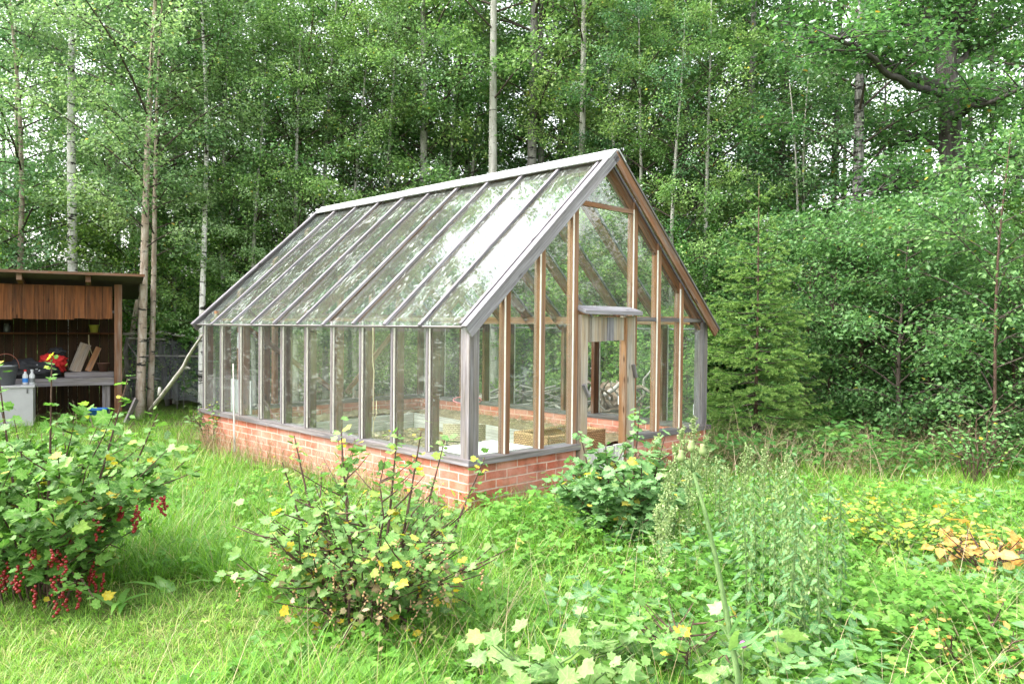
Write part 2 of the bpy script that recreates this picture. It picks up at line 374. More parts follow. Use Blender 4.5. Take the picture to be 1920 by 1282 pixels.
# leaf templates: x sideways, y along the leaf, z its normal
T_OVATE = (np.array([(0, 0, 0), (-.30, .25, .06), (-.27, .62, .07), (0, 1, -.04), (.27, .62, .07), (.30, .25, .06)]), [(0, 3, 2, 1), (0, 5, 4, 3)], [1, 0, 0, 1, 0, 0])
def lobed(pts, cup=.12):
    v = [(0, .30, 0)] + [(x, y, cup * (x * x + (y - .3) ** 2) * 1.6 - .10 * max(0, y - .6)) for x, y in pts]
    n = len(pts)
    vn = [1.0]
    for i in range(n):
        r0, r1, r2 = [math.hypot(pts[q][0], pts[q][1] - .3) for q in (i - 1, i, (i + 1) % n)]; vn.append(1.0 if r1 > r0 and r1 > r2 else 0.0)
    return (np.array(v), [(0, 1 + (i + 1) % n, 1 + i) for i in range(n)], vn)
_h = [(0, 0), (.18, -.10), (.40, .00), (.36, .14), (.56, .34), (.40, .44), (.38, .66), (.20, .62), (0, 1.0)]
T_LOBED = lobed(_h + [(-x, y) for x, y in _h[-2:0:-1]])
_t = [(0, 0), (.16, .05), (.30, .22), (.26, .27), (.33, .38), (.25, .46), (.27, .58), (.17, .66), (.13, .82), (0, 1.0)]
T_TOOTH = lobed(_t + [(-x, y) for x, y in _t[-2:0:-1]], .2)
T_TRI = None
def _tri():
    v = []; f = []
    for k, (a, s) in enumerate(((0, 1), (1.05, .85), (-1.05, .85))):
        b = len(v)
        for x, y, z in ((0, .08, 0), (-.27, .42, .05), (-.20, .75, .03), (0, 1, -.08), (.20, .75, .03), (.27, .42, .05)):
            x, y, z = x * s, y * s, z * s
            v.append((x * math.cos(a) + y * math.sin(a), -x * math.sin(a) + y * math.cos(a), z))
        f += [(b, b + 3, b + 2, b + 1), (b, b + 5, b + 4, b + 3)]
    return (np.array(v), f)
T_TRI = _tri()
T_BLADE = (np.array([(-.5, 0, 0), (.5, 0, 0), (-.42, .4, .08), (.42, .4, .08), (-.25, .75, .28), (.25, .75, .28), (0, 1, .55)]), [(0, 1, 3, 2), (2, 3, 5, 4), (4, 5, 6)])
T_NEEDLE = (np.array([(-.5, 0, 0), (.5, 0, 0), (0, 1, 0)]), [(0, 1, 2)])

def unit(a):
    return a / np.maximum(np.linalg.norm(a, axis=1, keepdims=True), 1e-9)
def leaves_mesh(name, mat, tpl, P, D, Nn, size, tint, width=None, loc=(0, 0, 0), smooth=True):
    vein = np.array(tpl[2] if len(tpl) > 2 else [0.0] * len(tpl[0])); tpl = tpl[:2]
    P = np.asarray(P, float); D = unit(np.asarray(D, float)); Nn = np.asarray(Nn, float)
    S = unit(np.cross(D, Nn)); Nn = np.cross(S, D)
    tv, tf = tpl; k = len(tv); n = len(P)
    size = np.asarray(size, float)[:, None, None]
    w = size if width is None else np.asarray(width, float)[:, None, None]
    V = (P[:, None, :] + S[:, None, :] * tv[None, :, 0:1] * w + D[:, None, :] * tv[None, :, 1:2] * size + Nn[:, None, :] * tv[None, :, 2:3] * size)
    V = V.reshape(-1, 3) - np.array(loc)
    lens = np.array([len(f) for f in tf]); flat = np.concatenate([np.array(f) for f in tf])
    loops = (np.arange(n)[:, None] * k + flat[None, :]).ravel()
    L = np.tile(lens, n); starts = np.concatenate(([0], np.cumsum(L)[:-1]))
    me = bpy.data.meshes.new(name)
    me.vertices.add(len(V)); me.vertices.foreach_set('co', V.astype(np.float32).ravel())
    me.loops.add(len(loops)); me.loops.foreach_set('vertex_index', loops.astype(np.int32))
    me.polygons.add(len(L)); me.polygons.foreach_set('loop_start', starts.astype(np.int32))
    at_ = me.attributes.new('tint', 'FLOAT', 'POINT')
    at_.data.foreach_set('value', np.repeat(np.asarray(tint, float), k).astype(np.float32))
    if vein.any():
        me.attributes.new('vein', 'FLOAT', 'POINT').data.foreach_set('value', np.tile(vein, n).astype(np.float32))
    me.materials.append(mat); me.update(calc_edges=True)
    if smooth: me.polygons.foreach_set('use_smooth', np.ones(len(L), bool))
    return me
def leaves_obj(name, mat, tpl, P, D, Nn, size, tint, width=None, parent=None, local=False, smooth=True):
    loc = (0, 0, 0)
    if parent is not None and not local:
        loc = tuple(parent.location)
    me = leaves_mesh(name, mat, tpl, P, D, Nn, size, tint, width, loc, smooth)
    o = bpy.data.objects.new(name, me); COL.objects.link(o)
    if parent is not None: o.parent = parent
    return o

# ------------------------------------------------------------------ trees
LEAFMUL = 1.85
class Leafer:
    def __init__(s, seed): s.P = []; s.D = []; s.N = []; s.S = []; s.T = []; s.rg = np.random.default_rng(seed)
    def spray(s, a, b, n, jit, size, out=None, droop=.5, tbase=.5, tspread=.28):
        rg = s.rg; n = int(n)
        if n <= 0: return
        a = np.array(a, float); b = np.array(b, float)
        t = rg.random(n) ** .75
        p = a + (b - a) * t[:, None] + rg.normal(0, jit, (n, 3))
        d = rg.normal(0, 1, (n, 3)); d[:, 2] = d[:, 2] * .5 - droop
        if out is not None: d[:, :2] += np.array(out)[:2] * .8
        nn = rg.normal(0, .55, (n, 3)); nn[:, 2] += 1
        s.P.append(p); s.D.append(d); s.N.append(nn); s.S.append(size * rg.uniform(.6, 1.2, n))
        s.T.append(np.where(rg.random(n) < .004, 1.0, np.clip(rg.normal(tbase + rg.normal(0, .1), tspread, n), 0, .92)))
    def arrays(s):
        return [np.concatenate(x) for x in (s.P, s.D, s.N, s.S, s.T)]

def grow_tree(root, seed, H, r, clear, cr, nleaf, lsize, bark, leaf, up=.75, droop=.35, wob=.02, nb=34, lean=(0, 0), sides=9, nt=6, tpl=T_OVATE, path=None, top=.98, jit=.09, twigs=True):
    rg = random.Random(seed); mb = MB(); lb_ = MB(); lf = Leafer(seed)
    K = 16; pts = []; ph = rg.random() * 6; ph2 = rg.random() * 6
    for i in range(K + 1):
        t = i / K
        if path is None:
            x = lean[0] * t * H + wob * H * math.sin(ph + 4.5 * t) * t; y = lean[1] * t * H + wob * H * math.sin(ph2 + 3.9 * t) * t
            pts.append(Vector((x, y, H * t - (.15 if i == 0 else 0))))
        else:
            q = t * (len(path) - 1); j = min(int(q), len(path) - 2); pts.append(path[j].lerp(path[j + 1], q - j))
    rad = [r * ((1 - .96 * i / K) ** .85) * (1.25 if i == 0 else 1) + .004 for i in range(K + 1)]
    mb.tube(pts, rad, sides, jit=.05)
    def tp(t):
        q = max(0, min(.9999, t)) * K; j = int(q); return pts[j].lerp(pts[j + 1], q - j), rad[j]
    nleaf *= LEAFMUL; per = nleaf / (nb * (nt + 1))
    az = rg.random() * 6
    for i in range(nb):
        t = clear + (top - clear) * ((i + rg.random()) / nb); p, rr = tp(t); az += 2.4 + rg.uniform(-.5, .5)
        s = (t - clear) / (1 - clear)
        L = cr * (.40 + .75 * math.sin(math.pi * min(1, s * .84 + .13))) * rg.uniform(.6, 1.2)
        o = Vector((math.cos(az), math.sin(az), 0)); bp = []
        upk = up * rg.uniform(.7, 1.3); dk = droop * rg.uniform(.6, 1.4)
        for j in range(5):
            q = j / 4; bp.append(p + o * (L * q) + Vector((rg.uniform(-.04, .04) * L * q, rg.uniform(-.04, .04) * L * q, L * (upk * q - dk * q * q))))
        br = min(rr * .45, .007 + .006 * L)
        lb_.tube(bp, [br * (1 - .2 * j) + .002 for j in range(5)], 4, cap=False)
        cl = rg.uniform(.5, 1.5); tb = rg.uniform(.3, .62)
        lf.spray(bp[2], bp[4], per * cl, jit, lsize, o, tbase=tb)
        for k in range(nt):
            q = rg.uniform(.22, 1.0); j = min(3, int(q * 4)); b0 = bp[j].lerp(bp[j + 1], q * 4 - j)
            a2 = az + rg.choice((-1, 1)) * rg.uniform(.4, 1.3); l2 = L * rg.uniform(.22, .5)
            o2 = Vector((math.cos(a2), math.sin(a2), rg.uniform(-.35, .45))); b1 = b0 + o2 * l2
            if twigs: lb_.tube([b0, b1], [.004, .0015], 3, cap=False)
            lf.spray(b0, b1 + Vector((0, 0, -.12 * l2)), per * cl, jit, lsize, o2, tbase=tb)
    mb.build('trunk', M[bark], root, local=True, smooth=True)
    lb_.build('limbs', M['twig'], root, local=True, smooth=True)
    P, D, Nn, S, T = lf.arrays()
    leaves_obj('crown', M[leaf], tpl, P, D, Nn, S, T, parent=root, local=True)
    return root

# ------------------------------------------------------------------ greenhouse
TH = .7739; ZS = CZ - 1.0882
AX = Vector((-math.sin(TH), math.cos(TH), 0)); GX = Vector((math.cos(TH), math.sin(TH), 0)); ZX = Vector((0, 0, 1))
GO = Vector((-.3483, 6.3903, ZS))
def Gp(u, v, z): return GO + AX * u + GX * v + ZX * z        # u along the house, v across it, z above the sill
L, W, RZ, EZ = 5.28, 3.6, 2.79, 1.155
GZ = -ZS                                                      # the soil, below the sill
gh = thing('greenhouse', 'weathered wooden greenhouse with glass roof on a low red brick wall', 'greenhouse', tuple(Gp(0, 0, GZ)))
def gbox(mb, u0, u1, v0, v1, z0, z1, grain=0):
    mb.box(Gp(u0, v0, z0), AX * (u1 - u0), GX * (v1 - v0), ZX * (z1 - z0), grain)
def part(name, mat, fn, parent=gh, smooth=False):
    mb = MB(); fn(mb); return mb.build(name, M[mat], parent, smooth=smooth)
def ub(name, mat, *a, grain=0, parent=gh):
    mb = MB(); gbox(mb, *a, grain=grain); return mb.build(name, M[mat], parent)
def brick_wall(u0, u1, v0, v1):
    mb = MB(); mb.box(Gp(u0, v0, GZ - .25), AX * (u1 - u0), GX * (v1 - v0), ZX * (-GZ + .25 - .05), 0 if abs(u1 - u0) > abs(v1 - v0) else 1, uo=(0, 0))
    # bricks: u along the wall, v up
    n = 0; uv = []
    for f in mb.f:
        co_ = [Vector(mb.v[k]) for k in f]; nn = (co_[1] - co_[0]).cross(co_[2] - co_[1])
        alongA = abs(nn.dot(GX)) > abs(nn.dot(AX))
        for p in co_: uv.append(((p - GO).dot(AX if alongA else GX) + (.125 if alongA else .06), p.z - ZS + .05 + .375) if abs(nn.z) < 1e-6 else ((p - GO).dot(AX), (p - GO).dot(GX)))
    mb.uv = uv
    return mb.build('brick_wall', M['brick'], gh)
T = .12
brick_wall(0, L, 0, T); brick_wall(0, L, W - T, W)
brick_wall(L - T, L, T, W - T)
brick_wall(0, T, T, 1.34); brick_wall(0, T, 2.28, W - T)
# sills
ub('sill', 'wood_grey', -.045, L + .04, -.04, .13, -.05, 0)
ub('sill', 'wood_grey', -.045, L + .04, W - .13, W + .04, -.05, 0)
ub('sill', 'wood_grey', L - .13, L + .04, .13, W - .13, -.05, 0, grain=1)
ub('sill', 'wood_grey', -.045, .13, .13, 1.36, -.05, 0, grain=1)
ub('sill', 'wood_grey', -.045, .13, 2.27, W - .13, -.05, 0, grain=1)
# side walls
SU = [.03 + .5197 * k for k in range(11)]
def zroof(v): return RZ - abs(v - W / 2) * (RZ - EZ) / (W / 2)
PT_ = EZ - .02
for vs, s in ((0.0, 1), (W, -1)):
    for k, u in enumerate(SU):
        if k == 0:
            continue
        lo, hi = (vs + .022, vs + .115) if s > 0 else (vs - .115, vs - .022)
        p = ub('post', 'wood_dark' if k % 4 else 'wood_brown', u - .024, u + .024, lo, hi, 0, PT_, grain=2)
        lo, hi = (vs - .012, vs + .012) if s > 0 else (vs - .012, vs + .012)
        ub('batten', 'wood_grey', u - .020, u + .016, lo, hi, .004, PT_, grain=2, parent=p)
        lo, hi = (vs - .004, vs + .011) if s > 0 else (vs - .011, vs + .004)
        ub('putty_line', 'putty', u - .029, u - .0205, lo, hi, .004, PT_, grain=2, parent=p)
    # corner post at the front
    lo, hi = (-.005, .105) if s > 0 else (W - .1, W + .005)
    ub('corner_post', 'wood_grey', -.005, .10, lo, hi, 0, PT_ + .03, grain=2)
    # panes
    for k in range(10):
        u0 = SU[k] + (.074 if k == 0 else .0165); u1 = SU[k + 1] - .030
        ub('wall_pane', 'glass_wall', u0, u1, vs + (.014 if s > 0 else -.018), vs + (.018 if s > 0 else -.014), .003, PT_ - .005)
    # wall plate
    lo, hi = (.05, .115) if s > 0 else (W - .20, W - .117)
    ub('wall_plate', 'wood_brown' if s > 0 else 'wood_warm', .101, L - .125, lo, hi, PT_ + .002, PT_ + (.034 if s > 0 else .10))
# gable ends
GV = [.4375 + .4375 * k for k in range(7)]; GV = [.44, .875, 1.32, 2.24, 2.66, 3.09]
def gable(uf, sgn, front):
    vs = GV if front else [.5, 1.0, 1.5, 2.05, 2.6, 3.1]
    for i, v in enumerate(vs):
        # top cut to the roof slope: a prism
        for (d0, d1, nm, mt) in ((0, .085, 'post', 'wood_post' if i != 1 else 'wood_warm'),):
            mb = MB(); u0, u1 = (uf + d0, uf + d1) if sgn > 0 else (uf - d1, uf - d0)
            w = .056 if not (front and i in (2, 3)) else .062
            za, zb = zroof(v - w / 2) - .05, zroof(v + w / 2) - .05
            gbox(mb, u0, u1, v - w / 2, v + w / 2, 0 if not (front and i in (2, 3)) else .0, 1, grain=2)
            top = [k for k in range(8) if k >= 4]
            for k in top:
                vv = (Vector(mb.v[k]) - GO).dot(GX); mb.v[k] = tuple(Vector(mb.v[k]) + ZX * ((za if vv < v else zb) - 1))
            mb.uv = [(a * 2.0 if False else a, b) for a, b in mb.uv]
            p = mb.build(nm, M[mt], gh)
            if front:
                ub('putty_line', 'putty', uf - .004, uf + .010, v - w / 2 - .0075, v - w / 2 - .0005, .005, min(za, zb) - .02, grain=2, parent=p)
    # panes as prisms between the posts
    edges = [.105] + vs + [W - .105]
    for i in range(len(edges) - 1):
        v0, v1 = edges[i] + .034, edges[i + 1] - .034
        if i == 0: v0 = edges[0]
        if i == len(edges) - 2: v1 = edges[-1]
        zb0 = .003
        if front and i == 3: zb0 = 1.30
        vv = [v0] + ([W / 2] if v0 < W / 2 < v1 else []) + [v1]
        mb = MB(); u0 = uf + sgn * .030; u1 = uf + sgn * .034
        prof = [(v0, zb0), (v1, zb0)] + [(v, zroof(v) - .06) for v in reversed(vv)]
        b = len(mb.v); n = len(prof)
        for uu in (u0, u1):
            for v, z in prof: mb.v.append(tuple(Gp(uu, v, z)))
        ouv = [(v * 1.0 + i * 3, z) for v, z in prof]
        mb.face(list(range(b, b + n)), ouv); mb.face(list(range(b + 2 * n - 1, b + n - 1, -1)), ouv[::-1])
        mb.build('gable_pane', M['glass_wall'], gh)
gable(0, 1, True); gable(L, -1, False)
# rails of the gables
ub('gable_rail', 'wood_brown', .010, .029, 1.352, 2.208, 2.25, 2.295, grain=1)
ub('gable_rail', 'wood_grey', .010, .029, 2.691, 3.06, 1.165, 1.207, grain=1)
ub('gable_rail', 'wood_grey', .010, .029, 3.12, W - .101, 1.165, 1.207, grain=1)
ub('gable_rail', 'wood_grey', .010, .029, 2.272, 2.63, 1.165, 1.207, grain=1)
ub('gable_rail', 'wood_warm', L - .16, L - .09, .12, W - .12, 1.17, 1.27, grain=1)
for (v0, z0, v1, z1) in ((.55, 1.05, 1.95, .1), (3.0, 1.05, 2.1, .1)):
    mb = MB(); mb.beam(Gp(L - .125, v0, z0), Gp(L - .125, v1, z1), .07, .03, AX); mb.build('brace', M['wood_brown'], gh)
# rafters, glazing bars and roof panes
RUV = [.05 + .531 * k for k in range(11)]
sl = math.atan2(RZ - EZ, W / 2); cs, sn = math.cos(sl), math.sin(sl)
def slope_frame(side):
    # along the slope from ridge to eave, and the outward normal
    d = (GX * -1 if side < 0 else GX) * cs - ZX * sn
    n = (GX * -1 if side < 0 else GX) * sn + ZX * cs
    return d, n
SLEN = (W / 2 + .05) / cs
for side in (-1, 1):
    d, n = slope_frame(side)
    for k, u in enumerate(RUV):
        r0 = Gp(u, W / 2, RZ) + d * .03; r1 = Gp(u, W / 2, RZ) + d * (SLEN - .06)
        if k in (0,):
            r0b, r1b = r0, r1
        mb = MB(); mb.beam(r0 - n * .075, r1 - n * .075, .046, .10, n); rf = mb.build('rafter', M['wood_brown'], gh)
        mb = MB(); e = SLEN + (rnd.uniform(-.005, .03) if k else .0)
        mb.beam(Gp(u, W / 2, RZ) + d * .10 + n * .004, Gp(u, W / 2, RZ) + d * e + n * .004, .038, .024, n)
        mb.build('glazing_bar', M['wood_lilac'], rf)
    for k in range(10):
        u0, u1 = RUV[k] + .012, RUV[k + 1] - .012
        # two overlapping sheets in each bay
        mb = MB()
        o = Gp(u0, W / 2, RZ) + d * .06 - n * .016
        ta, tb_ = rnd.uniform(-.006, .006), rnd.uniform(-.010, .010)
        mb.box(o, AX * (u1 - u0) + n * ta, d * (SLEN - .05) + n * tb_, n * .004, 1)
        mb.build('roof_pane', M['glass_roof'], gh)
    # eave drip strip
    mb = MB(); o = Gp(RUV[0] - .02, W / 2, RZ) + d * (SLEN + .011) - n * .028
    mb.box(o, AX * (L + .03), d * .012, n * .022, 0); mb.build('eave_strip', M['wood_grey'], gh)
    # ridge cap in three lengths
    segs = [(-.10, 1.95), (1.955, 3.25), (3.255, L + .06)]
    for i, (a, b) in enumerate(segs):
        mb = MB(); o = Gp(a, W / 2, RZ + .012 + .004 * (i % 2)) - d * .0 + n * .018
        mb.box(o, AX * (b - a), d * .155, n * .012, 0); mb.build('ridge_cap', M['cap'], gh)
    # verge boards
    for uu, mt in ((-.085, 'wood_lilac' if side < 0 else 'wood_brown'), (L + .055, 'wood_grey')):
        mb = MB(); o = Gp(uu, W / 2, RZ) + d * .0 - n * .078
        mb.box(o, AX * .026, d * (SLEN + .062), n * .098, 1); vb = mb.build('verge_board', M[mt], gh)
        mb = MB(); o = Gp(uu - .012 if uu < 0 else uu - .03, W / 2, RZ) + d * .02 + n * .0205
        mb.box(o, AX * .065, d * (SLEN + .04), n * .018, 1); mb.build('cover_strip', M['wood_lilac' if side < 0 else 'wood_grey'], vb)
ub('ridge_beam', 'wood_brown', .02, L - .02, W / 2 - .02, W / 2 + .02, RZ - .17, RZ - .05)
# door frame
def dbox(name, mat, u0, u1, v0, v1, z0, z1, grain=2, parent=gh): return ub(name, mat, u0, u1, v0, v1, z0, z1, grain=grain, parent=parent)
df = dbox('door_jamb', 'wood_pale', -.035, .06, 1.362, 1.46, GZ, 1.215)
df2 = dbox('door_jamb', 'wood_pale', -.035, .06, 2.075, 2.20, GZ, 1.215)
dbox('jamb_lining', 'wood_warm', -.030, .05, 2.050, 2.0745, -.4, 1.20, parent=df2)
mb = MB(); mb.box(Gp(-.10, 1.345, 1.222), AX * .14, GX * .89, ZX * .035, 1)
for k in range(8):
    if ((Vector(mb.v[k]) - GO).dot(AX)) > 0: mb.v[k] = tuple(Vector(mb.v[k]) + ZX * .05)
mb.build('door_hood', M['wood_lilac'], gh)
hb = [(1.461, 1.52), (1.522, 1.665), (1.667, 1.76), (1.762, 1.86), (1.862, 2.03)]
for i, (a, b) in enumerate(hb): dbox('header_board', 'wood_pale' if i != 3 else 'wood_lilac', -.022 - .004 * (i % 2), .0, a, b, .955 + .004 * i, 1.20)
hb = [(1.461, 1.60), (1.602, 1.74), (1.742, 1.90), (1.902, 2.045)]
for i, (a, b) in enumerate(hb): dbox('kick_board', 'wood_bed', -.022 - .004 * (i % 2), .0, a, b, GZ, -.085 + .008 * i)
for (v, z, a) in ((1.42, .50, 1.0), (2.17, .66, 1.25)):
    mb = MB(); d0 = GX * math.cos(a) * .07 - ZX * math.sin(a) * .07
    mb.beam(Gp(-.048, v, z) - d0, Gp(-.048, v, z) + d0, .022, .045, AX); mb.build('turn_button', M['wood_grey'], df if v < 2 else df2)

# things inside and on the greenhouse
def top_part(name, mat, fn, label, cat, group=None, smooth=False):
    mb = MB(); fn(mb); return tag(mb.build(name, M[mat], None, smooth=smooth), label, cat, group)
bed = thing('raised_bed', 'L-shaped raised bed of bleached boards with dry soil inside the greenhouse', 'planting bed', tuple(Gp(4.5, 2.9, GZ)))
def bb(p0, p1, z0, z1):
    mb = MB(); a = Gp(*p0, (z0 + z1) / 2); b = Gp(*p1, (z0 + z1) / 2); mb.beam(a, b, .03, z1 - z0); return mb.build('side_board', M['wood_bed'], bed)
bb((4.54, 2.9), (.62, 2.55), GZ - .02, -.20); bb((4.56, 2.88), (4.42, .9), GZ - .02, -.20)
bb((4.40, .9), (L - .2, .86), GZ - .02, -.21)
mb = MB(); mb.beam(Gp(4.3, 2.80, GZ + .01), Gp(.9, 2.45, GZ + .01), .06, .10); mb.build('foot_beam', M['wood_warm'], bed)
mb = MB()
nu, nv = 40, 8
def heap(name, c00, c10, c11, c01, nu, nv, zb, amp, seed):
    rg = np.random.default_rng(seed); mb = MB(); nz = rg.normal(0, 1, (nu + 1, nv + 1))
    for i in range(nu + 1):
        for j in range(nv + 1):
            s, t = i / nu, j / nv
            u = (c00[0] * (1 - s) + c10[0] * s) * (1 - t) + (c01[0] * (1 - s) + c11[0] * s) * t
            v = (c00[1] * (1 - s) + c10[1] * s) * (1 - t) + (c01[1] * (1 - s) + c11[1] * s) * t
            mb.v.append(tuple(Gp(u, v, zb + amp * (math.sin(math.pi * t) * .8 + .45 * nz[i, j] * .4))))
    for i in range(nu):
        for j in range(nv):
            a = i * (nv + 1) + j; mb.face((a, a + nv + 1, a + nv + 2, a + 1), [(i, j), (i + 1, j), (i + 1, j + 1), (i, j + 1)])
    return mb
heap('soil', (.66, 2.57), (4.52, 2.92), (4.55, 3.46), (.66, 3.46), 60, 9, -.24, .10, 1).build('bed_soil', M['soil'], bed, smooth=True)
heap('soil', (4.57, .9), (5.13, .9), (5.13, 3.45), (4.58, 3.45), 9, 40, -.24, .08, 2).build('bed_soil', M['soil'], bed, smooth=True)
rg = np.random.default_rng(5); n = 900
uu = rg.uniform(.6, 4.4, n); vv = 2.66 + .12 * (uu / 4.4) + rg.beta(1.6, 1.6, n) * .7
P = np.array([tuple(Gp(u, v, -.17 + rg.uniform(-.03, .05))) for u, v in zip(uu, vv)])
o = leaves_obj('bed_straw', M['straw'], T_BLADE, P, rg.normal(0, 1, (n, 3)) * (1, 1, .35), rg.normal(0, 1, (n, 3)), rg.uniform(.05, .13, n), rg.random(n), np.full(n, .006), parent=bed)
# floor of the house
tag(heap('floor', (.14, .14), (L - .14, .14), (L - .14, W - .14), (.14, W - .14), 70, 50, GZ + .02, .03, 3).build('soil_floor', M['soil'], smooth=True), kind='structure')
n = 2600; P = np.array([tuple(Gp(rg.uniform(.3, 4.3), rg.uniform(.3, 2.6), GZ + .045)) for _ in range(n)])
tag(leaves_obj('floor_litter', M['straw'], T_OVATE, P, rg.normal(0, 1, (n, 3)) * (1, 1, .2), rg.normal(0, .5, (n, 3)) + (0, 0, 1), rg.uniform(.03, .09, n), rg.random(n)), kind='stuff', label='dry leaf litter scattered over the greenhouse floor')
# table
tb = thing('table', 'low white-topped table just inside the near glass corner of the greenhouse', 'table', tuple(Gp(.5, .62, GZ)))
ub('tabletop', 'white_top', .14, .92, .16, 1.12, -.075, -.045, parent=tb, grain=1)
for a, b in ((.19, .21), (.19, 1.03), (.84, .21), (.84, 1.03)): ub('leg', 'wood_pale', a, a + .04, b, b + .04, GZ, -.076, grain=2, parent=tb)
# wicker chair
cpos = at(872, 700, 8.25); cpos.z = 0.03
ch = thing('wicker_chair', 'cream wicker chair with a low curved back standing behind the white table', 'chair', tuple(cpos))
def curved(mb, c, r, a0, a1, z0, z1, n=10, th=.02):
    for i in range(n):
        q0 = a0 + (a1 - a0) * i / n; q1 = a0 + (a1 - a0) * (i + 1) / n
        A = [Vector((c.x + rr * math.cos(q), c.y + rr * math.sin(q), c.z)) for q in (q0, q1) for rr in (r, r + th)]
        b = len(mb.v)
        for p in (A[0], A[2], A[3], A[1]): mb.v.append((p.x, p.y, z0))
        for p in (A[0], A[2], A[3], A[1]): mb.v.append((p.x, p.y, z1 + .02 * math.sin(math.pi * (i + .5) / n)))
        w0, w1 = r * q0, r * q1
        for f in ((0, 1, 5, 4), (2, 3, 7, 6)): mb.face([b + k for k in f], [(w0, z0), (w1, z0), (w1, z1), (w0, z1)])
        for f in ((4, 5, 6, 7), (3, 2, 1, 0), (1, 2, 6, 5), (3, 0, 4, 7)): mb.face([b + k for k in f], [(w0, 0), (w1, 0), (w1, th), (w0, th)])
mb = MB(); curved(mb, cpos + Vector((0, .02, 0)), .22, R(200), R(340), cpos.z + .33, cpos.z + .49); mb.build('backrest', M['wicker_pale'], ch)
mb = MB(); mb.lathe(cpos + ZX * .26, [(.18, 0), (.21, .02), (.21, .05), (.18, .06)], 16); mb.build('seat', M['wicker_pale'], ch)
for a in (210, 330, 60, 120):
    mb = MB(); q = cpos + Vector((math.cos(R(a)) * .2, math.sin(R(a)) * .2, 0)); mb.tube([q, q + ZX * (.36 if a > 180 else .27)], [.014, .014], 6); mb.build('leg', M['metal'], ch)
# wicker basket (a big crate by the door)
bk = thing('wicker_basket', 'large brown wicker basket with a thick rim just inside the doorway', 'basket', tuple(Gp(.62, 2.0, GZ)))
def bside(p0, p1):
    a, b = Gp(*p0, GZ), Gp(*p1, GZ); mb = MB(); d = b - a; nn = d.cross(ZX).normalized() * .018; h = ZX * (-.02 - GZ)
    mb.box(a, d, nn, h, 0, uo=(0, 0)); o_ = mb.build('woven_side', M['wicker'], bk)
    return o_
cb = [(.50, 1.50), (.50, 2.38), (.98, 2.38), (.98, 1.50)]
for i in range(4): bside(cb[i], cb[(i + 1) % 4])
for i in range(4):
    mb = MB(); mb.tube([Gp(*cb[i], -.015), Gp(*cb[(i + 1) % 4], -.015)], [.022, .022], 8); mb.build('rim', M['wicker'], bk, smooth=True)
# rope
def wav(p0, p1, n, amp, seed):
    r_ = random.Random(seed); return [Vector(p0).lerp(Vector(p1), i / n) + Vector((r_.uniform(-amp, amp), r_.uniform(-amp, amp), 0)) for i in range(n + 1)]
def ropef(mb):
    p = wav(Gp(1.97, .4, EZ - .03), Gp(1.96, .4, .12), 10, .008, 3); mb.tube(p, [.007] * 11, 6)
    q = [p[-3] + Vector((.03, 0, 0)), p[-2] + Vector((.035, 0, -.04)), p[-1] + Vector((.0, 0, -.03)), p[-1] + Vector((0, 0, -.25))]; mb.tube(q, [.006] * 4, 5)
top_part('rope', 'rope', ropef, 'frayed cream rope with a loop hanging from the roof plate inside', 'rope', smooth=True)
# papers on the far glass
for (px, py, w, h, lab) in ((1305, 768, .075, .12, 'small white card stuck low on the glass in the right rear corner'), (1163, 750, .07, .11, 'small white card on the rear glass seen beside the door jamb')):
    v = W - .02; d_ = ray(px, py); t = ((GO + GX * (v - .0) - CAM).dot(GX)) / d_.dot(GX); c = CAM + d_ * t
    mb = MB(); mb.box(c - AX * w / 2 - ZX * h / 2, AX * w, GX * -.002, ZX * h); tag(mb.build('paper_card', M['paper']), lab, 'card', 'cards on the glass')
# grey sheet inside far end
mb = MB(); mb.box(Gp(4.25, .17, -.02), AX * .75, GX * .02, ZX * .42); tag(mb.build('grey_sheet', M['grey_sheet']), 'pale grey sheet standing on edge behind the farthest side panes', 'sheet')
# plastic hoop, hanging strip
mb = MB(); pc = Gp(2.2, 1.9, .22)
mb.tube([pc + Vector((.17 * math.cos(a), .17 * math.sin(a) * .8, .03 * math.sin(a))) for a in np.linspace(0, 6.0, 16)], [.006] * 16, 6)
tag(mb.build('plastic_hoop', plain('pink_plastic', (.55, .16, .18), .5, .1), smooth=True), 'faded pink plastic hoop hanging inside above the raised bed', 'hoop')
mb = MB(); mb.box(Gp(4.6, .19, .80), AX * .07, GX * .006, ZX * .19); tag(mb.build('plastic_label', M['paper']), 'white plastic strip hanging inside the second pane from the far end', 'strip')
# thin stake against the long side
def stake(mb):
    a = ground(440, 846, .12); b = Gp(4.27, -.045, .62); mb.tube([a, a.lerp(b, .5), b], [.011, .010, .008], 7)
top_part('wooden_stake', 'dead_wood', stake, 'thin pale stake leaning on the greenhouse side wall near its far end', 'stake', smooth=True)

# ------------------------------------------------------------------ open shed on the left
SA = R(28); SX = Vector((math.cos(SA), math.sin(SA), 0)); SY = Vector((-math.sin(SA), math.cos(SA), 0))
SO = at(221, 700, 12.5); SO.z = 0
def S(x, y, z): return SO + SX * x + SY * y + ZX * z
shed = thing('shed', 'open-fronted brown plank shed with a thin overhanging roof at the left', 'shed', tuple(SO))
def sbox(name, mat, x0, x1, y0, y1, z0, z1, grain=0, parent=shed):
    mb = MB(); mb.box(S(x0, y0, z0), SX * (x1 - x0), SY * (y1 - y0), ZX * (z1 - z0), grain); return mb.build(name, M[mat], parent)
sbox('post', 'wood_brown', -.05, .06, 0, .10, 0, 2.17, 2)
sbox('post', 'wood_grey', -3.6, -3.5, 0, .10, 0, 2.17, 2)
sbox('post', 'wood_brown', .0, .08, 1.38, 1.46, 0, 1.97, 2)
x = -3.75; i = 0
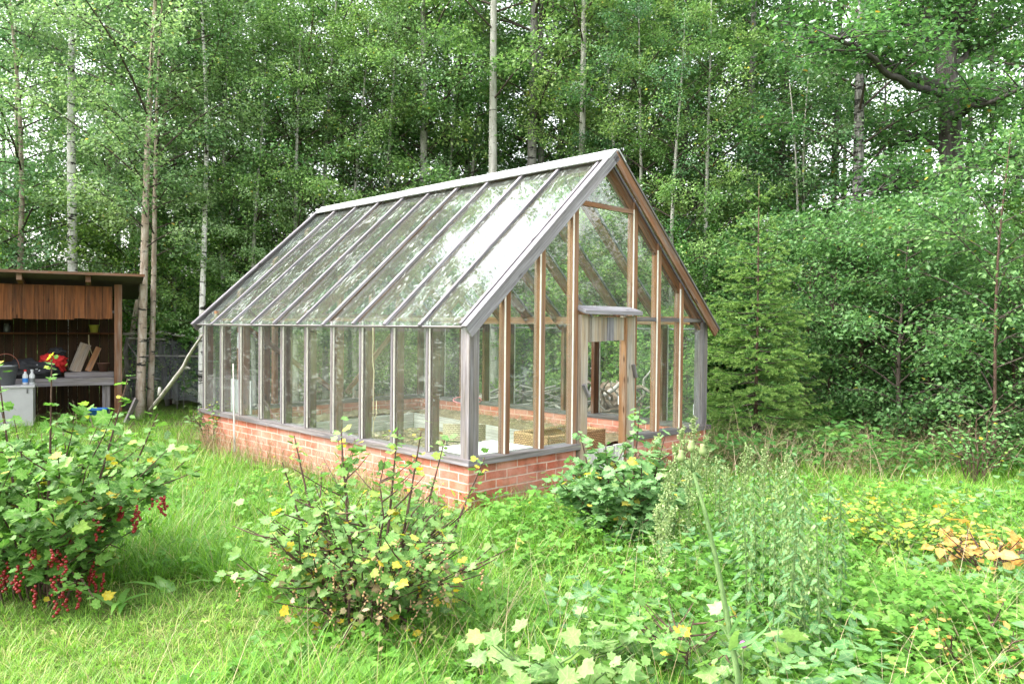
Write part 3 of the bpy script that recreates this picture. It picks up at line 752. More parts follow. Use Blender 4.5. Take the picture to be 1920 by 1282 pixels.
while x < -.10:
    w = rnd.uniform(.10, .19); x1 = min(x + w, -.075)
    sbox('front_plank', 'shed_wood', x, x1 - .004, -.03 - .006 * (i % 2), -.008, 1.60 + rnd.uniform(-.012, .012) + .03 * (x + 2) * .3, 2.13, 2); x = x1; i += 1
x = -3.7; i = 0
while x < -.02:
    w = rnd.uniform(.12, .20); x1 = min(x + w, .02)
    sbox('back_plank', 'shed_shaded', x, x1 - .004, 1.35, 1.375 + .006 * (i % 2), 0, 1.97, 2); x = x1; i += 1
sbox('side_wall', 'shed_shaded', -3.72, -3.70, 0, 1.35, 0, 1.97, 2)
# roof: slopes down to the back
def roofbox(mb, x0, x1, y0, y1, z0, th):
    sl_ = -.14; mb.box(S(x0, y0, z0), SX * (x1 - x0), SY * (y1 - y0) + ZX * (sl_ * (y1 - y0)), ZX * th, 1)
mb = MB(); roofbox(mb, -4.2, .36, -.42, 1.75, 2.29, .022); mb.build('roof', M['roof_felt'], shed)
mb = MB(); mb.box(S(-4.2, -.445, 2.282), SX * 4.57, SY * .022, ZX * .042, 0); mb.build('roof_edge', M['wood_brown'], shed)
for xx in (-3.4, -2.3, -1.35, -.45):
    mb = MB(); roofbox(mb, xx, xx + .07, -.36, 1.6, 2.18, .10); mb.build('roof_rafter', M['wood_brown'], shed)
sbox('crosspiece', 'wood_grey', -.09, -.051, .02, .08, 1.71, 1.75, 1)
# workbench and shelf are built in
sbox('bench_top', 'wood_grey', -2.9, -.055, .08, .75, .63, .68, 0)
sbox('bench_front', 'wood_grey', -2.9, -.055, .05, .078, .56, .68, 0)
for xx in (-.22, -1.45, -2.8): sbox('bench_leg', 'wood_grey', xx, xx + .11, .10, .2, 0, .628, 2)
sbox('bench_riser', 'wood_grey', -.75, -.055, .25, .62, .682, .755, 0)
sbox('shelf', 'shed_wood', -2.6, -.01, 1.08, 1.345, 1.36, 1.385, 0)
def lath(name, mat, c, prof, label, cat, n=18, group=None):
    mb = MB(); mb.lathe(c, prof, n); return tag(mb.build(name, M[mat], None, smooth=True), label, cat, group)
def pot(r0, r1, h, t=.006): return [(r0, 0), (r1, h), (r1 + t, h), (r1 + t, h + .012), (r1 - t, h + .012), (r1 - t, h - .01), (r0 - t, .012)]
lath('flower_pot', 'yellow_pot', S(-.34, 1.2, 1.386), pot(.055, .075, .12), 'pale yellow pot on the right end of the shed shelf', 'pot')
lath('tin_can', 'green_pot', S(-2.15, 1.2, 1.386), pot(.07, .07, .2), 'green tin on the dark middle part of the shed shelf', 'tin')
for k, xx in enumerate((-1.8, -1.6)):
    lath('glass_jar', 'galv', S(xx, 1.2, 1.386), [(.045, 0), (.05, .01), (.05, .11), (.035, .13), (.035, .15)], ['dark jar on the shed shelf right beside the green tin', 'dark jar on the shed shelf, farther from the green tin'][k], 'jar', group='jars on the shed shelf')
lath('flower_pot', 'clay', S(-.20, .42, .757), pot(.06, .088, .13), 'small brown clay pot on the right end of the shed workbench', 'pot')
# leaning planks
for k, (xx, w, mt, lab) in enumerate(((-.62, .17, 'wood_pale', 'wide knotty plank leaning against the shed back above the workbench'), (-.43, .09, 'wood_warm', 'narrow fresh orange plank leaning behind the wide knotty one'))):
    mb = MB(); a = S(xx, .52 + .05 * k, .757); b = S(xx + .16, .80 + .05 * k, 1.20 - .06 * k); mb.beam(a, b, w, .02, SY * -1); tag(mb.build('plank', M[mt]), lab, 'plank', 'planks leaning in the shed')
# red jacket, black bag
def blob(name, mat, c, rad, label, cat, seed, sub=4, amp=.28, freq=2.6, flat=.0):
    from mathutils import noise as mn
    import bmesh
    bm = bmesh.new(); bmesh.ops.create_icosphere(bm, subdivisions=sub, radius=1)
    for v in bm.verts:
        q = v.co * freq + Vector((seed * 3.1, seed, 0)); k = 1 + amp * mn.noise(q) + amp * .6 * mn.noise(q * 2.3)
        v.co = Vector((v.co.x * rad[0] * k, v.co.y * rad[1] * k, max(-flat, v.co.z) * rad[2] * k)) if flat else Vector((v.co.x * rad[0] * k, v.co.y * rad[1] * k, v.co.z * rad[2] * k))
    me = bpy.data.meshes.new(name); bm.to_mesh(me); bm.free(); me.polygons.foreach_set('use_smooth', [True] * len(me.polygons)); me.materials.append(M[mat])
    o = bpy.data.objects.new(name, me); COL.objects.link(o); o.location = c; return tag(o, label, cat)
bag = blob('black_bag', 'black_cloth', tuple(S(-1.25, .36, .79)), (.46, .24, .17), 'slumped black bag with a white diamond badge on the shed workbench', 'bag', 2, flat=.62)
mb = MB(); q = S(-1.12, .115, .83); e1 = SX * .075 + ZX * .004; e2 = SY * .05 + ZX * .07
mb.quad(q - e1, q - e2, q + e1, q + e2, [(0, 0)] * 4); bdg = mb.build('badge', M['white_plastic'], bag)
mb = MB(); q2 = q - SY * .004 + ZX * .0; e1 *= .68; e2 = e2 * .68
mb.quad(q2 - e1, q2 - e2, q2 + e1, q2 + e2, [(0, 0)] * 4); mb.build('badge_centre', M['black_cloth'], bdg)
mb = MB(); q3 = q2 - SY * .004; mb.quad(q3 - e1 * .35 - ZX * .008, q3 + e1 * .3 - ZX * .012, q3 + e1 * .35 + ZX * .012, q3 - e1 * .3 + ZX * .008, [(0, 0)] * 4); mb.build('badge_mark', M['white_plastic'], bdg)
blob('red_jacket', 'red_cloth', tuple(S(-.92, .40, .90)), (.19, .16, .16), 'crumpled bright red jacket heaped on the shed workbench', 'jacket', 5, amp=.45, flat=.75)
blob('dark_cap', 'black_cloth', tuple(S(-.86, .44, 1.08)), (.12, .10, .07), 'small black cloth cap on top of the red jacket', 'cap', 8, amp=.3)
# cupboard, bucket, bottles
cb0 = at(62, 760, 11.4); cb0.z = 0
def cbx(x0, x1, y0, y1, z0, z1, name, parent, mat='white_cab'):
    mb = MB(); mb.box(cb0 + SX * x0 + SY * y0 + ZX * z0, SX * (x1 - x0), SY * (y1 - y0), ZX * (z1 - z0), 0); return mb.build(name, M[mat], parent)
cab = thing('cabinet', 'low white painted cabinet standing in front of the shed', 'cabinet', tuple(cb0))
cbx(-1.1, 0, .0, .5, .04, .60, 'carcass', cab); cbx(-1.13, .02, -.02, .52, .60, .625, 'cabinet_top', cab)
cbx(-.08, -.06, -.012, -.0005, .52, .58, 'hinge', cab, 'metal'); cbx(-.46, -.44, -.012, -.0005, .52, .58, 'hinge', cab, 'metal')
bu = thing('bucket', 'dull steel bucket with a raised wire handle on the white cabinet', 'bucket', tuple(cb0 + SX * -.36 + SY * .26 + ZX * .626))
mb = MB(); bc = Vector(bu.location); mb.lathe(bc, [(.115, 0), (.155, .27), (.162, .27), (.162, .285), (.15, .285), (.15, .26), (.11, .01)], 22); mb.build('bucket_body', M['galv'], bu, smooth=True)
mb = MB(); mb.tube([bc + SX * (.17 * math.cos(a)) + ZX * (.26 + .2 * math.sin(a)) for a in np.linspace(-.1, math.pi + .1, 14)], [.005] * 14, 5); mb.build('handle', M['rusty'], bu, smooth=True)
for k in range(2):
    b = thing('bottle', ['white plastic bottle with a red cap next to the steel bucket', 'grey-white plastic bottle, the one farther from the bucket'][k], 'bottle', tuple(cb0 + SX * (-.11 + .085 * k) + SY * .2 + ZX * .626), 'plastic bottles on the cabinet')
    c = Vector(b.location); mb = MB(); mb.lathe(c, [(.034, 0), (.038, .01), (.038, .14), (.016, .18), (.016, .20)], 14); mb.build('bottle_body', M['white_plastic'], b, smooth=True)
    mb = MB(); mb.lathe(c + ZX * .2, [(.019, 0), (.019, .025)], 12); mb.build('cap', M['red_cloth' if k == 0 else 'white_plastic'], b)
    mb = MB(); mb.lathe(c + ZX * .04, [(.0388, 0), (.0388, .06)], 14); mb.build('bottle_label', M['blue_plastic' if k == 0 else 'galv'], b)
tbp = ground(185, 775, 0); tbp = at(183, 772, 12.2)
lath('tub', 'blue_plastic', Vector((tbp.x, tbp.y, .0)), pot(.13, .16, .2), 'bright blue plastic tub on the ground under the workbench end', 'tub')
# hanging tools
mb = MB(); a = S(-.42, 1.06, 1.35); mb.tube([a, a - ZX * .12, a - ZX * .22 + SX * .015, a - ZX * .33 + SX * .05], [.008, .009, .011, .006], 6); tag(mb.build('sickle_handle', M['rope'], smooth=True), 'pale curved wooden handle hanging below the shed shelf', 'tool')
mb = MB(); a = S(-2.9, 1.32, 1.30); mb.tube([a, a - ZX * .3], [.05, .03], 8); mb.tube([a + SX * .1, a + SX * .1 - ZX * .22], [.006, .006], 6); tag(mb.build('hanging_tool', M['rusty'], smooth=True), 'rusty dark tool hanging on the back wall of the shed', 'tool')
mb = MB(); a = S(-2.0, 1.31, 1.2); mb.lathe(a - ZX * .3, [(.06, 0), (.09, .1), (.08, .28), (.02, .33)], 10); tag(mb.build('hanging_bag', M['black_cloth'], smooth=True), 'black bag hanging on the shed back wall under the shelf', 'bag')
mb = MB(); q = at(267, 530, 13.0); mb.lathe(q - ZX * .18, [(.05, 0), (.065, .05), (.06, .16), (.03, .22)], 12); tag(mb.build('bird_feeder', M['galv'], smooth=True), 'small grey cylinder hanging under the right tip of the shed roof', 'feeder')
mb = MB(); a = at(235, 785, 12.0); b = at(256, 748, 12.2); a.z = 0.0; mb.beam(a, b, .03, .11, (0, -1, .3)); tag(mb.build('loose_board', M['wood_grey']), 'grey board leaning at the foot of the shed corner post', 'board')

# ------------------------------------------------------------------ netted fruit cage, branch, log, stump
cage = thing('fruit_cage', 'fruit cage of rough poles draped with dark bird netting beside the shed', 'fruit cage', (0, 0, 0))
def pole(p0, p1, r, mat='dead_wood', parent=cage, name='pole', n=7):
    mb = MB(); mb.tube(wav(p0, p1, 5, r * .5, int(p0[0] * 97 + p1[1] * 31) % 999), [r * (1 - .06 * i) for i in range(6)], n); return mb.build(name, M[mat], parent, smooth=True)
DC = 14.2
a0 = at(240, 790, DC); a1 = at(237, 632, DC); a0.z = 0
pole(a0, a1, .05, 'grey_bark')
b1 = at(400, 648, DC - .2); b0 = Vector((b1.x, b1.y, 0)); pole(b0, b1, .04)
m1 = at(300, 624, DC + .1); m0 = Vector((m1.x, m1.y, 0)); pole(at(232, 626, DC), at(296, 625, DC), .03)
pole(at(296, 622, DC), at(395, 638, DC), .032, 'birch_bark'); pole(at(238, 634, DC), at(310, 636, DC), .022)
pole(at(262, 700 - 33, DC), at(398, 668, DC), .022); pole(at(240, 708, DC), at(300, 710, DC), .022)
pole(at(238, 640, DC), at(270, 690, DC), .012); q = at(305, 655, DC + .5); pole(at(303, 640, DC + .5), Vector((at(312, 770, DC + .5).x, q.y, 0)), .06, 'grey_bark')
for px in (248, 256, 332, 345): q = at(px, 700, DC + .05); pole(Vector((q.x, q.y, 0)), q + ZX * .1, .012, 'grey_bark')
def sheet(pts, name, parent, nu=14, nv=8, amp=.06, seed=1):
    r_ = random.Random(seed); mb = MB(); A, B_, C_, D_ = [Vector(p) for p in pts]
    for i in range(nu + 1):
        for j in range(nv + 1):
            s, t = i / nu, j / nv
            p = (A * (1 - s) + B_ * s) * (1 - t) + (D_ * (1 - s) + C_ * s) * t
            p += Vector((r_.uniform(-1, 1) * amp * .3, r_.uniform(-1, 1) * amp, -amp * 1.8 * math.sin(math.pi * s) * math.sin(math.pi * min(1, t + .2)) + r_.uniform(-.3, .3) * amp)); mb.v.append(tuple(p))
    for i in range(nu):
        for j in range(nv):
            a = i * (nv + 1) + j; mb.face((a, a + nv + 1, a + nv + 2, a + 1), [(i * .15, j * .15), (i * .15 + .15, j * .15), (i * .15 + .15, j * .15 + .15), (i * .15, j * .15 + .15)])
    return mb.build(name, M['net'], parent, smooth=True)
sheet([at(236, 628, DC + .02), at(400, 634, DC + .02), b0 + ZX * .15, a0 + ZX * .2], 'netting', cage, seed=1)
sheet([at(300, 624, DC + .03), at(400, 640, DC), at(400, 625, DC + 1.4), at(300, 618, DC + 1.4)], 'netting', cage, amp=.12, seed=2)
sheet([at(300, 628, DC - .05), at(398, 642, DC - .05), at(398, 690, DC + .3), at(330, 650, DC - .02)], 'netting', cage, amp=.10, seed=3)
mb = MB(); sheet_ = at(368, 648, DC - .15); mb.box(sheet_, Vector((.24, .02, .02)), Vector((0, .15, .06)), Vector((0, -.01, .1)), 0); mb.build('plastic_scrap', M['white_plastic'], cage)

def br(mb):
    a = at(283, 768, 12.2); a.z = max(0.02, a.z); pts = [a] + [a.lerp(at(344, 688, 11.2), q) for q in (.33, .68)] + [at(344, 688, 11.2), at(353, 668, 11.0), at(369, 643, 10.7), at(388, 617, 10.35)]
    mb.tube(pts, [.034, .032, .030, .027, .023, .018, .011], 8, jit=.08)
    mb.tube([pts[3], pts[3] + Vector((.10, 0, -.02))], [.03, .012], 6); mb.tube([pts[1] + Vector((-.03, 0, .02)), pts[1] + Vector((-.02, 0, .14))], [.03, .02], 6)
top_part('dead_branch', 'dead_wood', br, 'barkless white branch leaning against the far corner of the greenhouse', 'branch', smooth=True)
def logf(mb):
    pts = [at(300, 612, 17), at(345, 585, 17), at(400, 552, 17), at(450, 520, 17), at(505, 487, 17)]; mb.tube(pts, [.11, .10, .10, .09, .07], 8, jit=.06)
top_part('fallen_tree', 'dark_bark', logf, 'dark dead trunk hung up aslant among the trees beyond the far roof corner', 'fallen tree', smooth=True)
# uprooted stump seen through the doorway
sp = ground(1148, 742, 0); sp = at(1148, 742, 11.6); sp.z = 0
stump = thing('root_stump', 'upturned stump with tangled bleached roots behind the greenhouse, seen through the doorway', 'stump', tuple(sp))
mb = MB(); mb.tube([sp - ZX * .1, sp + ZX * .25 + Vector((.1, .3, 0)), sp + ZX * .55 + Vector((.0, .1, 0))], [.55, .45, .30], 12, jit=.2); mb.build('root_plate', M['root'], stump, smooth=True)
r_ = random.Random(4)
for k in range(26):
    a = r_.uniform(0, math.pi * 2); e = r_.uniform(-.2, 1.3); p = sp + Vector((r_.uniform(-.35, .35), r_.uniform(-.3, .1), r_.uniform(.15, .6))); pts = [p]
    d = Vector((math.cos(a) * math.cos(e), -abs(math.sin(a)) * math.cos(e) * .6, math.sin(e)))
    for j in range(5):
        d = (d + Vector((r_.uniform(-.7, .7), r_.uniform(-.5, .5), r_.uniform(-.5, .5)))).normalized(); pts.append(pts[-1] + d * r_.uniform(.08, .17))
    r0 = r_.uniform(.02, .05); mb = MB(); mb.tube(pts, [r0 * (1 - .15 * j) for j in range(6)], 6, jit=.15); mb.build('root', M['root' if k % 3 else 'dead_wood'], stump, smooth=True)
# brush pile behind
r_ = random.Random(9); bp = at(990, 712, 13.4); bp.z = 0; pile = thing('brush_pile', 'low pile of bleached brushwood behind the greenhouse, seen through the gable glass', 'brush pile', tuple(bp))
for k in range(45):
    p = bp + Vector((r_.uniform(-1.0, 1.0), r_.uniform(-.4, .4), 0)); p.z = .12 + r_.random() * .55 * (1 - abs(p.x - bp.x) / 1.3); a = r_.uniform(-1.2, 1.2) + (math.pi if r_.random() < .5 else 0)
    d = Vector((math.cos(a), math.sin(a) * .5, r_.uniform(-.35, .35))); l = r_.uniform(.4, 1.0); mb = MB(); mb.tube([p - d * l / 2, p + Vector((0, 0, r_.uniform(-.03, .03))), p + d * l / 2], [.022, .018, .009], 5); mb.build('stick', M['grey_bark' if k % 3 else 'dead_wood'], pile, smooth=True)

# ------------------------------------------------------------------ trees
def tree_at(px, Y, name, label, cat='tree', group=None, **k):
    p = at(px, 614, Y); root = thing(name, label, cat, (p.x, p.y, 0), group)
    grow_tree(root, **k); return root
# trunks one can point at, with their own shapes
tree_at(137, 14.2, 'birch_tree', 'white birch with black-banded bark rising behind the open shed', seed=11, H=11.5, r=.10, clear=.5, cr=1.9, nleaf=5500, lsize=.06, bark='birch_bark', leaf='leaf_birch', wob=.006, lean=(.004, 0), nb=30)
tree_at(262, 12.9, 'birch_tree', 'young birch with tan lower bark, left stem of the pair beside the shed', seed=12, H=9.2, r=.075, clear=.30, cr=1.9, nleaf=11000, lsize=.058, bark='young_bark', leaf='leaf_birch', wob=.006, lean=(.036, 0), nb=40)
tree_at(281, 13.2, 'birch_tree', 'thinner young birch, right stem of the pair beside the shed', seed=13, H=7.6, r=.052, clear=.33, cr=1.2, nleaf=5000, lsize=.058, bark='young_bark', leaf='leaf_birch', wob=.010, lean=(.030, 0), nb=26)
tree_at(226, 14.6, 'birch_tree', 'slanting grey-white sapling trunk right behind the shed corner', seed=14, H=7.5, r=.07, clear=.45, cr=1.3, nleaf=4500, lsize=.055, bark='young_bark', leaf='leaf_birch', lean=(.16, 0), nb=24)
tree_at(379, 13.4, 'birch_tree', 'slender white birch standing just behind the far greenhouse corner', seed=15, H=9.5, r=.055, clear=.36, cr=1.2, nleaf=5200, lsize=.055, bark='birch_bark', leaf='leaf_birch', lean=(-.012, 0), nb=26)
tree_at(388, 15.5, 'birch_tree', 'thin pale birch close behind the slender white one', seed=16, H=9, r=.045, clear=.4, cr=1.1, nleaf=4200, lsize=.055, bark='birch_bark', leaf='leaf_birch', nb=22)
tree_at(535, 15.0, 'rowan_tree', 'leafy sapling with an orange-brown crooked stem above the far roof end', seed=17, H=8.2, r=.07, clear=.18, cr=1.7, nleaf=9000, lsize=.06, bark='stem', leaf='leaf_aspen', lean=(.055, 0), nb=36, wob=.012)
tree_at(792, 14.8, 'aspen_tree', 'aspen trunk half hidden by leaves above the middle of the ridge', seed=18, H=12, r=.10, clear=.25, cr=1.9, nleaf=9000, lsize=.065, bark='aspen_bark', leaf='leaf_aspen', wob=.005, nb=34)
tree_at(927, 14.0, 'aspen_tree', 'pale smooth aspen trunk rising straight above the ridge, leftmost of the bare trunks', seed=19, H=13, r=.10, clear=.42, cr=2.0, nleaf=7000, lsize=.068, bark='aspen_bark', leaf='leaf_aspen', wob=.004, lean=(-.010, 0), nb=30)
tree_at(993, 14.6, 'aspen_tree', 'thick grey aspen trunk, left one of the close pair above the ridge', seed=20, H=13, r=.125, clear=.36, cr=2.2, nleaf=8000, lsize=.065, bark='grey_bark', leaf='leaf_aspen', wob=.004, nb=32)
tree_at(1008, 14.9, 'aspen_tree', 'narrower grey aspen trunk, right one of the close pair above the ridge', seed=21, H=12, r=.095, clear=.38, cr=1.8, nleaf=6000, lsize=.065, bark='grey_bark', leaf='leaf_aspen', wob=.005, lean=(.004, 0), nb=28)
tree_at(1086, 14.0, 'aspen_tree', 'pale aspen trunk just left of the roof apex', seed=22, H=12, r=.085, clear=.42, cr=1.9, nleaf=6500, lsize=.065, bark='aspen_bark', leaf='leaf_aspen', wob=.004, nb=30)
tree_at(1243, 18.5, 'aspen_tree', 'dusky slim trunk in the wood to the right of the roof apex', seed=23, H=12, r=.085, clear=.22, cr=1.9, nleaf=9000, lsize=.06, bark='grey_bark', leaf='leaf_oak', nb=34)
tree_at(1403, 16.0, 'aspen_tree', 'grey trunk standing behind the tip of the small spruce', seed=24, H=13, r=.105, clear=.28, cr=2.0, nleaf=9000, lsize=.062, bark='grey_bark', leaf='leaf_oak', nb=34, wob=.006)
tree_at(1528, 13.0, 'willow_sapling', 'bare pale twin-stemmed sapling, the straighter stem, right of the spruce', seed=25, H=6.0, r=.038, clear=.55, cr=.9, nleaf=1800, lsize=.055, bark='dead_wood', leaf='leaf_birch', lean=(-.035, 0), nb=14)
tree_at(1520, 12.9, 'willow_sapling', 'bare pale twin-stemmed sapling, the stem leaning to the left, right of the spruce', seed=26, H=5.6, r=.034, clear=.6, cr=.9, nleaf=1500, lsize=.055, bark='dead_wood', leaf='leaf_birch', lean=(-.085, 0), nb=12, wob=.014)
tree_at(1606, 12.6, 'birch_tree', 'old birch with cracked black and white bark between the spruce and the oak', seed=27, H=12, r=.11, clear=.22, cr=2.0, nleaf=11000, lsize=.07, bark='old_birch', leaf='leaf_oak', wob=.004, lean=(-.002, 0), nb=38)
# the oak: a trunk with heavy limbs
oak = thing('oak_tree', 'dark old oak with heavy crooked limbs at the right', 'tree', tuple(Vector((at(1790, 614, 12.5).x, 12.5, 0))))
OL = Vector(oak.location); mb = MB(); YD = 12.5
def P_(px, py, dy=0): return at(px, py, YD + dy) - OL
trunk = [Vector((0, 0, -.2)), P_(1790, 760), P_(1789, 600), P_(1787, 440), P_(1783, 300), P_(1779, 180), P_(1772, 90)]
mb.tube(trunk, [.30, .24, .22, .20, .17, .155, .14], 12, jit=.05)
limbs = [([(1772, 95, 0), (1745, 45, .1), (1728, -20, .3), (1700, -110, .6), (1690, -220, .8)], .11), ([(1776, 110, 0), (1800, 45, 0), (1800, -60, 0), (1815, -200, .2)], .13), ([(1795, 60, 0), (1820, 20, -.3), (1850, -40, -.6), (1890, -140, -1)], .08),
         ([(1780, 165, 0), (1735, 150, -.3), (1690, 132, -.5), (1640, 108, -.6), (1560, 96, -.8), (1480, 60, -.9)], .085), ([(1765, 175, 0), (1700, 160, -.8), (1655, 130, -1.2), (1600, 85, -1.6), (1555, 70, -1.9)], .06),
         ([(1782, 120, 0), (1735, 75, .4), (1700, 45, .8), (1640, 35, 1.2)], .055), ([(1784, 125, 0), (1815, 100, .3), (1850, 70, .5), (1910, 40, .9)], .055),
         ([(1784, 290, 0), (1740, 265, .3), (1690, 245, .5), (1640, 230, .9)], .045), ([(1785, 330, 0), (1840, 300, .5), (1900, 290, .8), (1960, 260, 1)], .05), ([(1786, 380, 0), (1730, 350, -.6), (1680, 350, -1.0), (1630, 365, -1.3)], .04), ([(1784, 230, 0), (1820, 200, -.8), (1870, 190, -1.2), (1940, 150, -1.5)], .055)]
lf = Leafer(77); r_ = random.Random(77)
for pl, r0 in limbs:
    pts = [P_(*q) for q in pl]; fine = []
    for i in range(len(pts) - 1):
        for k in range(3): fine.append(pts[i].lerp(pts[i + 1], k / 3) + Vector((r_.uniform(-.03, .03), r_.uniform(-.03, .03), r_.uniform(-.03, .03))))
    fine.append(pts[-1]); m_ = len(fine)
    mb.tube(fine, [r0 * (1 - .8 * i / m_) + .006 for i in range(m_)], 7, jit=.08)
    for k in range(18):
        q = r_.uniform(.42, 1); j = min(m_ - 2, int(q * (m_ - 1))); p = fine[j]
        a = r_.uniform(0, 6.28); l = r_.uniform(.4, 1.1); o2 = Vector((math.cos(a), math.sin(a), r_.uniform(-.3, .6))); b = p + o2 * l
        mb.tube([p, p.lerp(b, .5) + Vector((0, 0, .06)), b], [.014, .009, .004], 4, cap=False)
        lf.spray(p.lerp(b, .2), b, 26, .14, .085, o2, droop=.15, tbase=r_.uniform(.3, .6))
        for w_ in range(3):
            a2 = a + r_.uniform(-1.3, 1.3); b2 = p.lerp(b, r_.uniform(.4, 1)); e2 = b2 + Vector((math.cos(a2), math.sin(a2), r_.uniform(-.3, .4))) * r_.uniform(.2, .5)
            mb.tube([b2, e2], [.005, .002], 3, cap=False); lf.spray(b2, e2, 16, .10, .085, o2, droop=.15, tbase=r_.uniform(.25, .6))
mb.build('trunk', M['oak_bark'], oak, local=True, smooth=True)
P, D, Nn, Sz, T_ = lf.arrays(); leaves_obj('crown', M['leaf_oak'], T_OVATE, P, D, Nn, Sz, T_, width=Sz * .95, parent=oak, local=True)
mb = MB(); q = P_(1798, 445, -.2); mb.tube([q + Vector((0, .06, 0)), q + Vector((0, -.05, 0)), q + Vector((0, -.055, 0))], [.09, .10, .03], 12); mb.build('cut_knot', M['wood_warm'], oak, local=True)

# wood kinds, each built once and copied
def proto(px, Y, name, label, group, **k): return tree_at(px, Y, name, label, 'tree', group, **k)
GL = 'slim trees of the wood on the left'; GC = 'trees of the wood behind the greenhouse'; GR = 'trees of the wood on the right'; GF = 'trees deep in the wood'
LL = 'slim leafy birch in the wood behind the shed and far greenhouse end'; LC = 'green leafy tree in the wood behind the greenhouse ridge'; LR = 'dark green leafy tree in the wood behind the spruce'; LF = 'distant tree showing between nearer trunks of the wood'
p1 = proto(30, 14.2, 'birch_tree', LL, GL, seed=31, H=9.6, r=.06, clear=.10, cr=1.7, nleaf=10500, lsize=.06, bark='young_bark', leaf='leaf_birch', nb=42)
p2 = proto(450, 15.8, 'birch_tree', LL, GL, seed=32, H=10.0, r=.07, clear=.16, cr=1.8, nleaf=10500, lsize=.06, bark='aspen_bark', leaf='leaf_birch', nb=42)
p3 = proto(700, 16.8, 'aspen_tree', LC, GC, seed=33, H=10.4, r=.08, clear=.12, cr=1.9, nleaf=11500, lsize=.066, bark='aspen_bark', leaf='leaf_aspen', nb=42)
p4 = proto(860, 18.8, 'aspen_tree', LC, GC, seed=34, H=12, r=.085, clear=.2, cr=1.9, nleaf=9500, lsize=.066, bark='grey_bark', leaf='leaf_aspen', nb=40)
p5 = proto(1180, 16.6, 'maple_tree', LR, GR, seed=35, H=9.5, r=.07, clear=.12, cr=2.0, nleaf=10000, lsize=.085, bark='grey_bark', leaf='leaf_oak', nb=40, droop=.15, up=.5)
p6 = proto(1320, 17.5, 'maple_tree', LR, GR, seed=36, H=11.5, r=.08, clear=.18, cr=2.0, nleaf=9000, lsize=.08, bark='dark_bark', leaf='leaf_oak', nb=38, droop=.15, up=.5)
p7 = proto(300, 22, 'slender_tree', LF, GF, seed=37, H=13, r=.08, clear=.34, cr=1.6, nleaf=4500, lsize=.075, bark='grey_bark', leaf='leaf_aspen', nb=28, twigs=False)
p8 = proto(1500, 21, 'slender_tree', LF, GF, seed=38, H=12, r=.07, clear=.28, cr=1.6, nleaf=4500, lsize=.075, bark='dark_bark', leaf='leaf_aspen', nb=28, twigs=False)
r_ = random.Random(21)
def put(src, px, Y, sc_, label, group):
    p = at(px, 614, Y); dup(src, (p.x, p.y, 0), r_.uniform(0, 6.28), sc_ * r_.uniform(.9, 1.12), label, group)
for px, Y in ((-60, 13.6), (30, 17.0), (95, 18.5), (196, 16.0), (215, 17.5), (-20, 15.3), (330, 16.4), (420, 18.2), (300, 19), (500, 17.0), (560, 17.8), (250, 20.5)):
    put(p1 if r_.random() < .5 else p2, px, Y, 1, LL, GL)
for px, Y in ((645, 18.5), (735, 15.6), (770, 19.5), (830, 16.6), (866, 16.4), (1050, 19.5), (1045, 17.2), (1120, 18.2)):
    put(p3 if r_.random() < .6 else p4, px, Y, 1, LC, GC)
for px, Y in ((1210, 19.5), (1270, 15.2), (1375, 18), (1450, 16.2), (1480, 19.2), (1560, 16.5), (1660, 17.5), (1850, 16.2), (1800, 18.5), (1900, 17.5), (1980, 15)):
    put(p5 if r_.random() < .6 else p6, px, Y, 1, LR, GR)
for i in range(16):
    px = -150 + 2250 * (i + r_.random()) / 16; Y = r_.uniform(19, 24)
    put(p7 if r_.random() < .5 else p8, px, Y, 1, LF, GF)

# leafy front row close behind the greenhouse
GN, LN = 'young leafy trees closing the wood behind the greenhouse', 'young leafy tree with foliage down to the ground close behind the greenhouse'
for px, Y, sc_ in ((420, 14.3, .72), (478, 13.8, .66), (555, 14.0, .7), (612, 14.6, .8), (668, 14.2, .68), (728, 14.5, .8), (842, 14.9, .78), (885, 15.2, .72), (1148, 14.2, .7), (1196, 13.6, .72), (1262, 13.2, .66), (1322, 13.4, .7), (1045, 15.6, .7), (330, 15.2, .7)):
    p = at(px, 614, Y); dup(r_.choice((p2, p3)), (p.x, p.y, 0), r_.uniform(0, 6.28), sc_, LN, GN)
# young growth at the edge of the wood on the right
sap = tree_at(1868, 8.6, 'birch_sapling', 'young birch with an orange stem and pale leaves near the right edge', 'sapling', None, seed=41, H=3.75, r=.017, clear=.10, cr=1.0, nleaf=2600, lsize=.060, bark='stem', leaf='leaf_sapling', nb=30, lean=(.012, 0))
GS = 'young birches at the edge of the wood'; LS = 'bushy young birch in the leafy edge of the wood right of the spruce'
s1 = tree_at(1690, 9.6, 'birch_sapling', LS, 'sapling', GS, seed=42, H=2.9, r=.028, clear=.06, cr=.95, nleaf=4600, lsize=.056, bark='twig', leaf='leaf_sapling', nb=32)
s2 = tree_at(1738, 10.2, 'birch_sapling', LS, 'sapling', GS, seed=43, H=3.1, r=.03, clear=.06, cr=1.0, nleaf=5000, lsize=.056, bark='stem', leaf='leaf_sapling', nb=32)
for px, Y in ((1620, 10.6), (1560, 10.8), (1900, 9.8), (1930, 9.2), (1730, 11.2), (1890, 11.0), (1655, 11.5), (1960, 10.2), (1515, 11.4), (1350, 13.0), (1460, 12.6), (1400, 13.5)):
    p = at(px, 614, Y); dup(r_.choice((s1, s2)), (p.x, p.y, 0), r_.uniform(0, 6.28), r_.uniform(.72, 1.05), LS, GS)
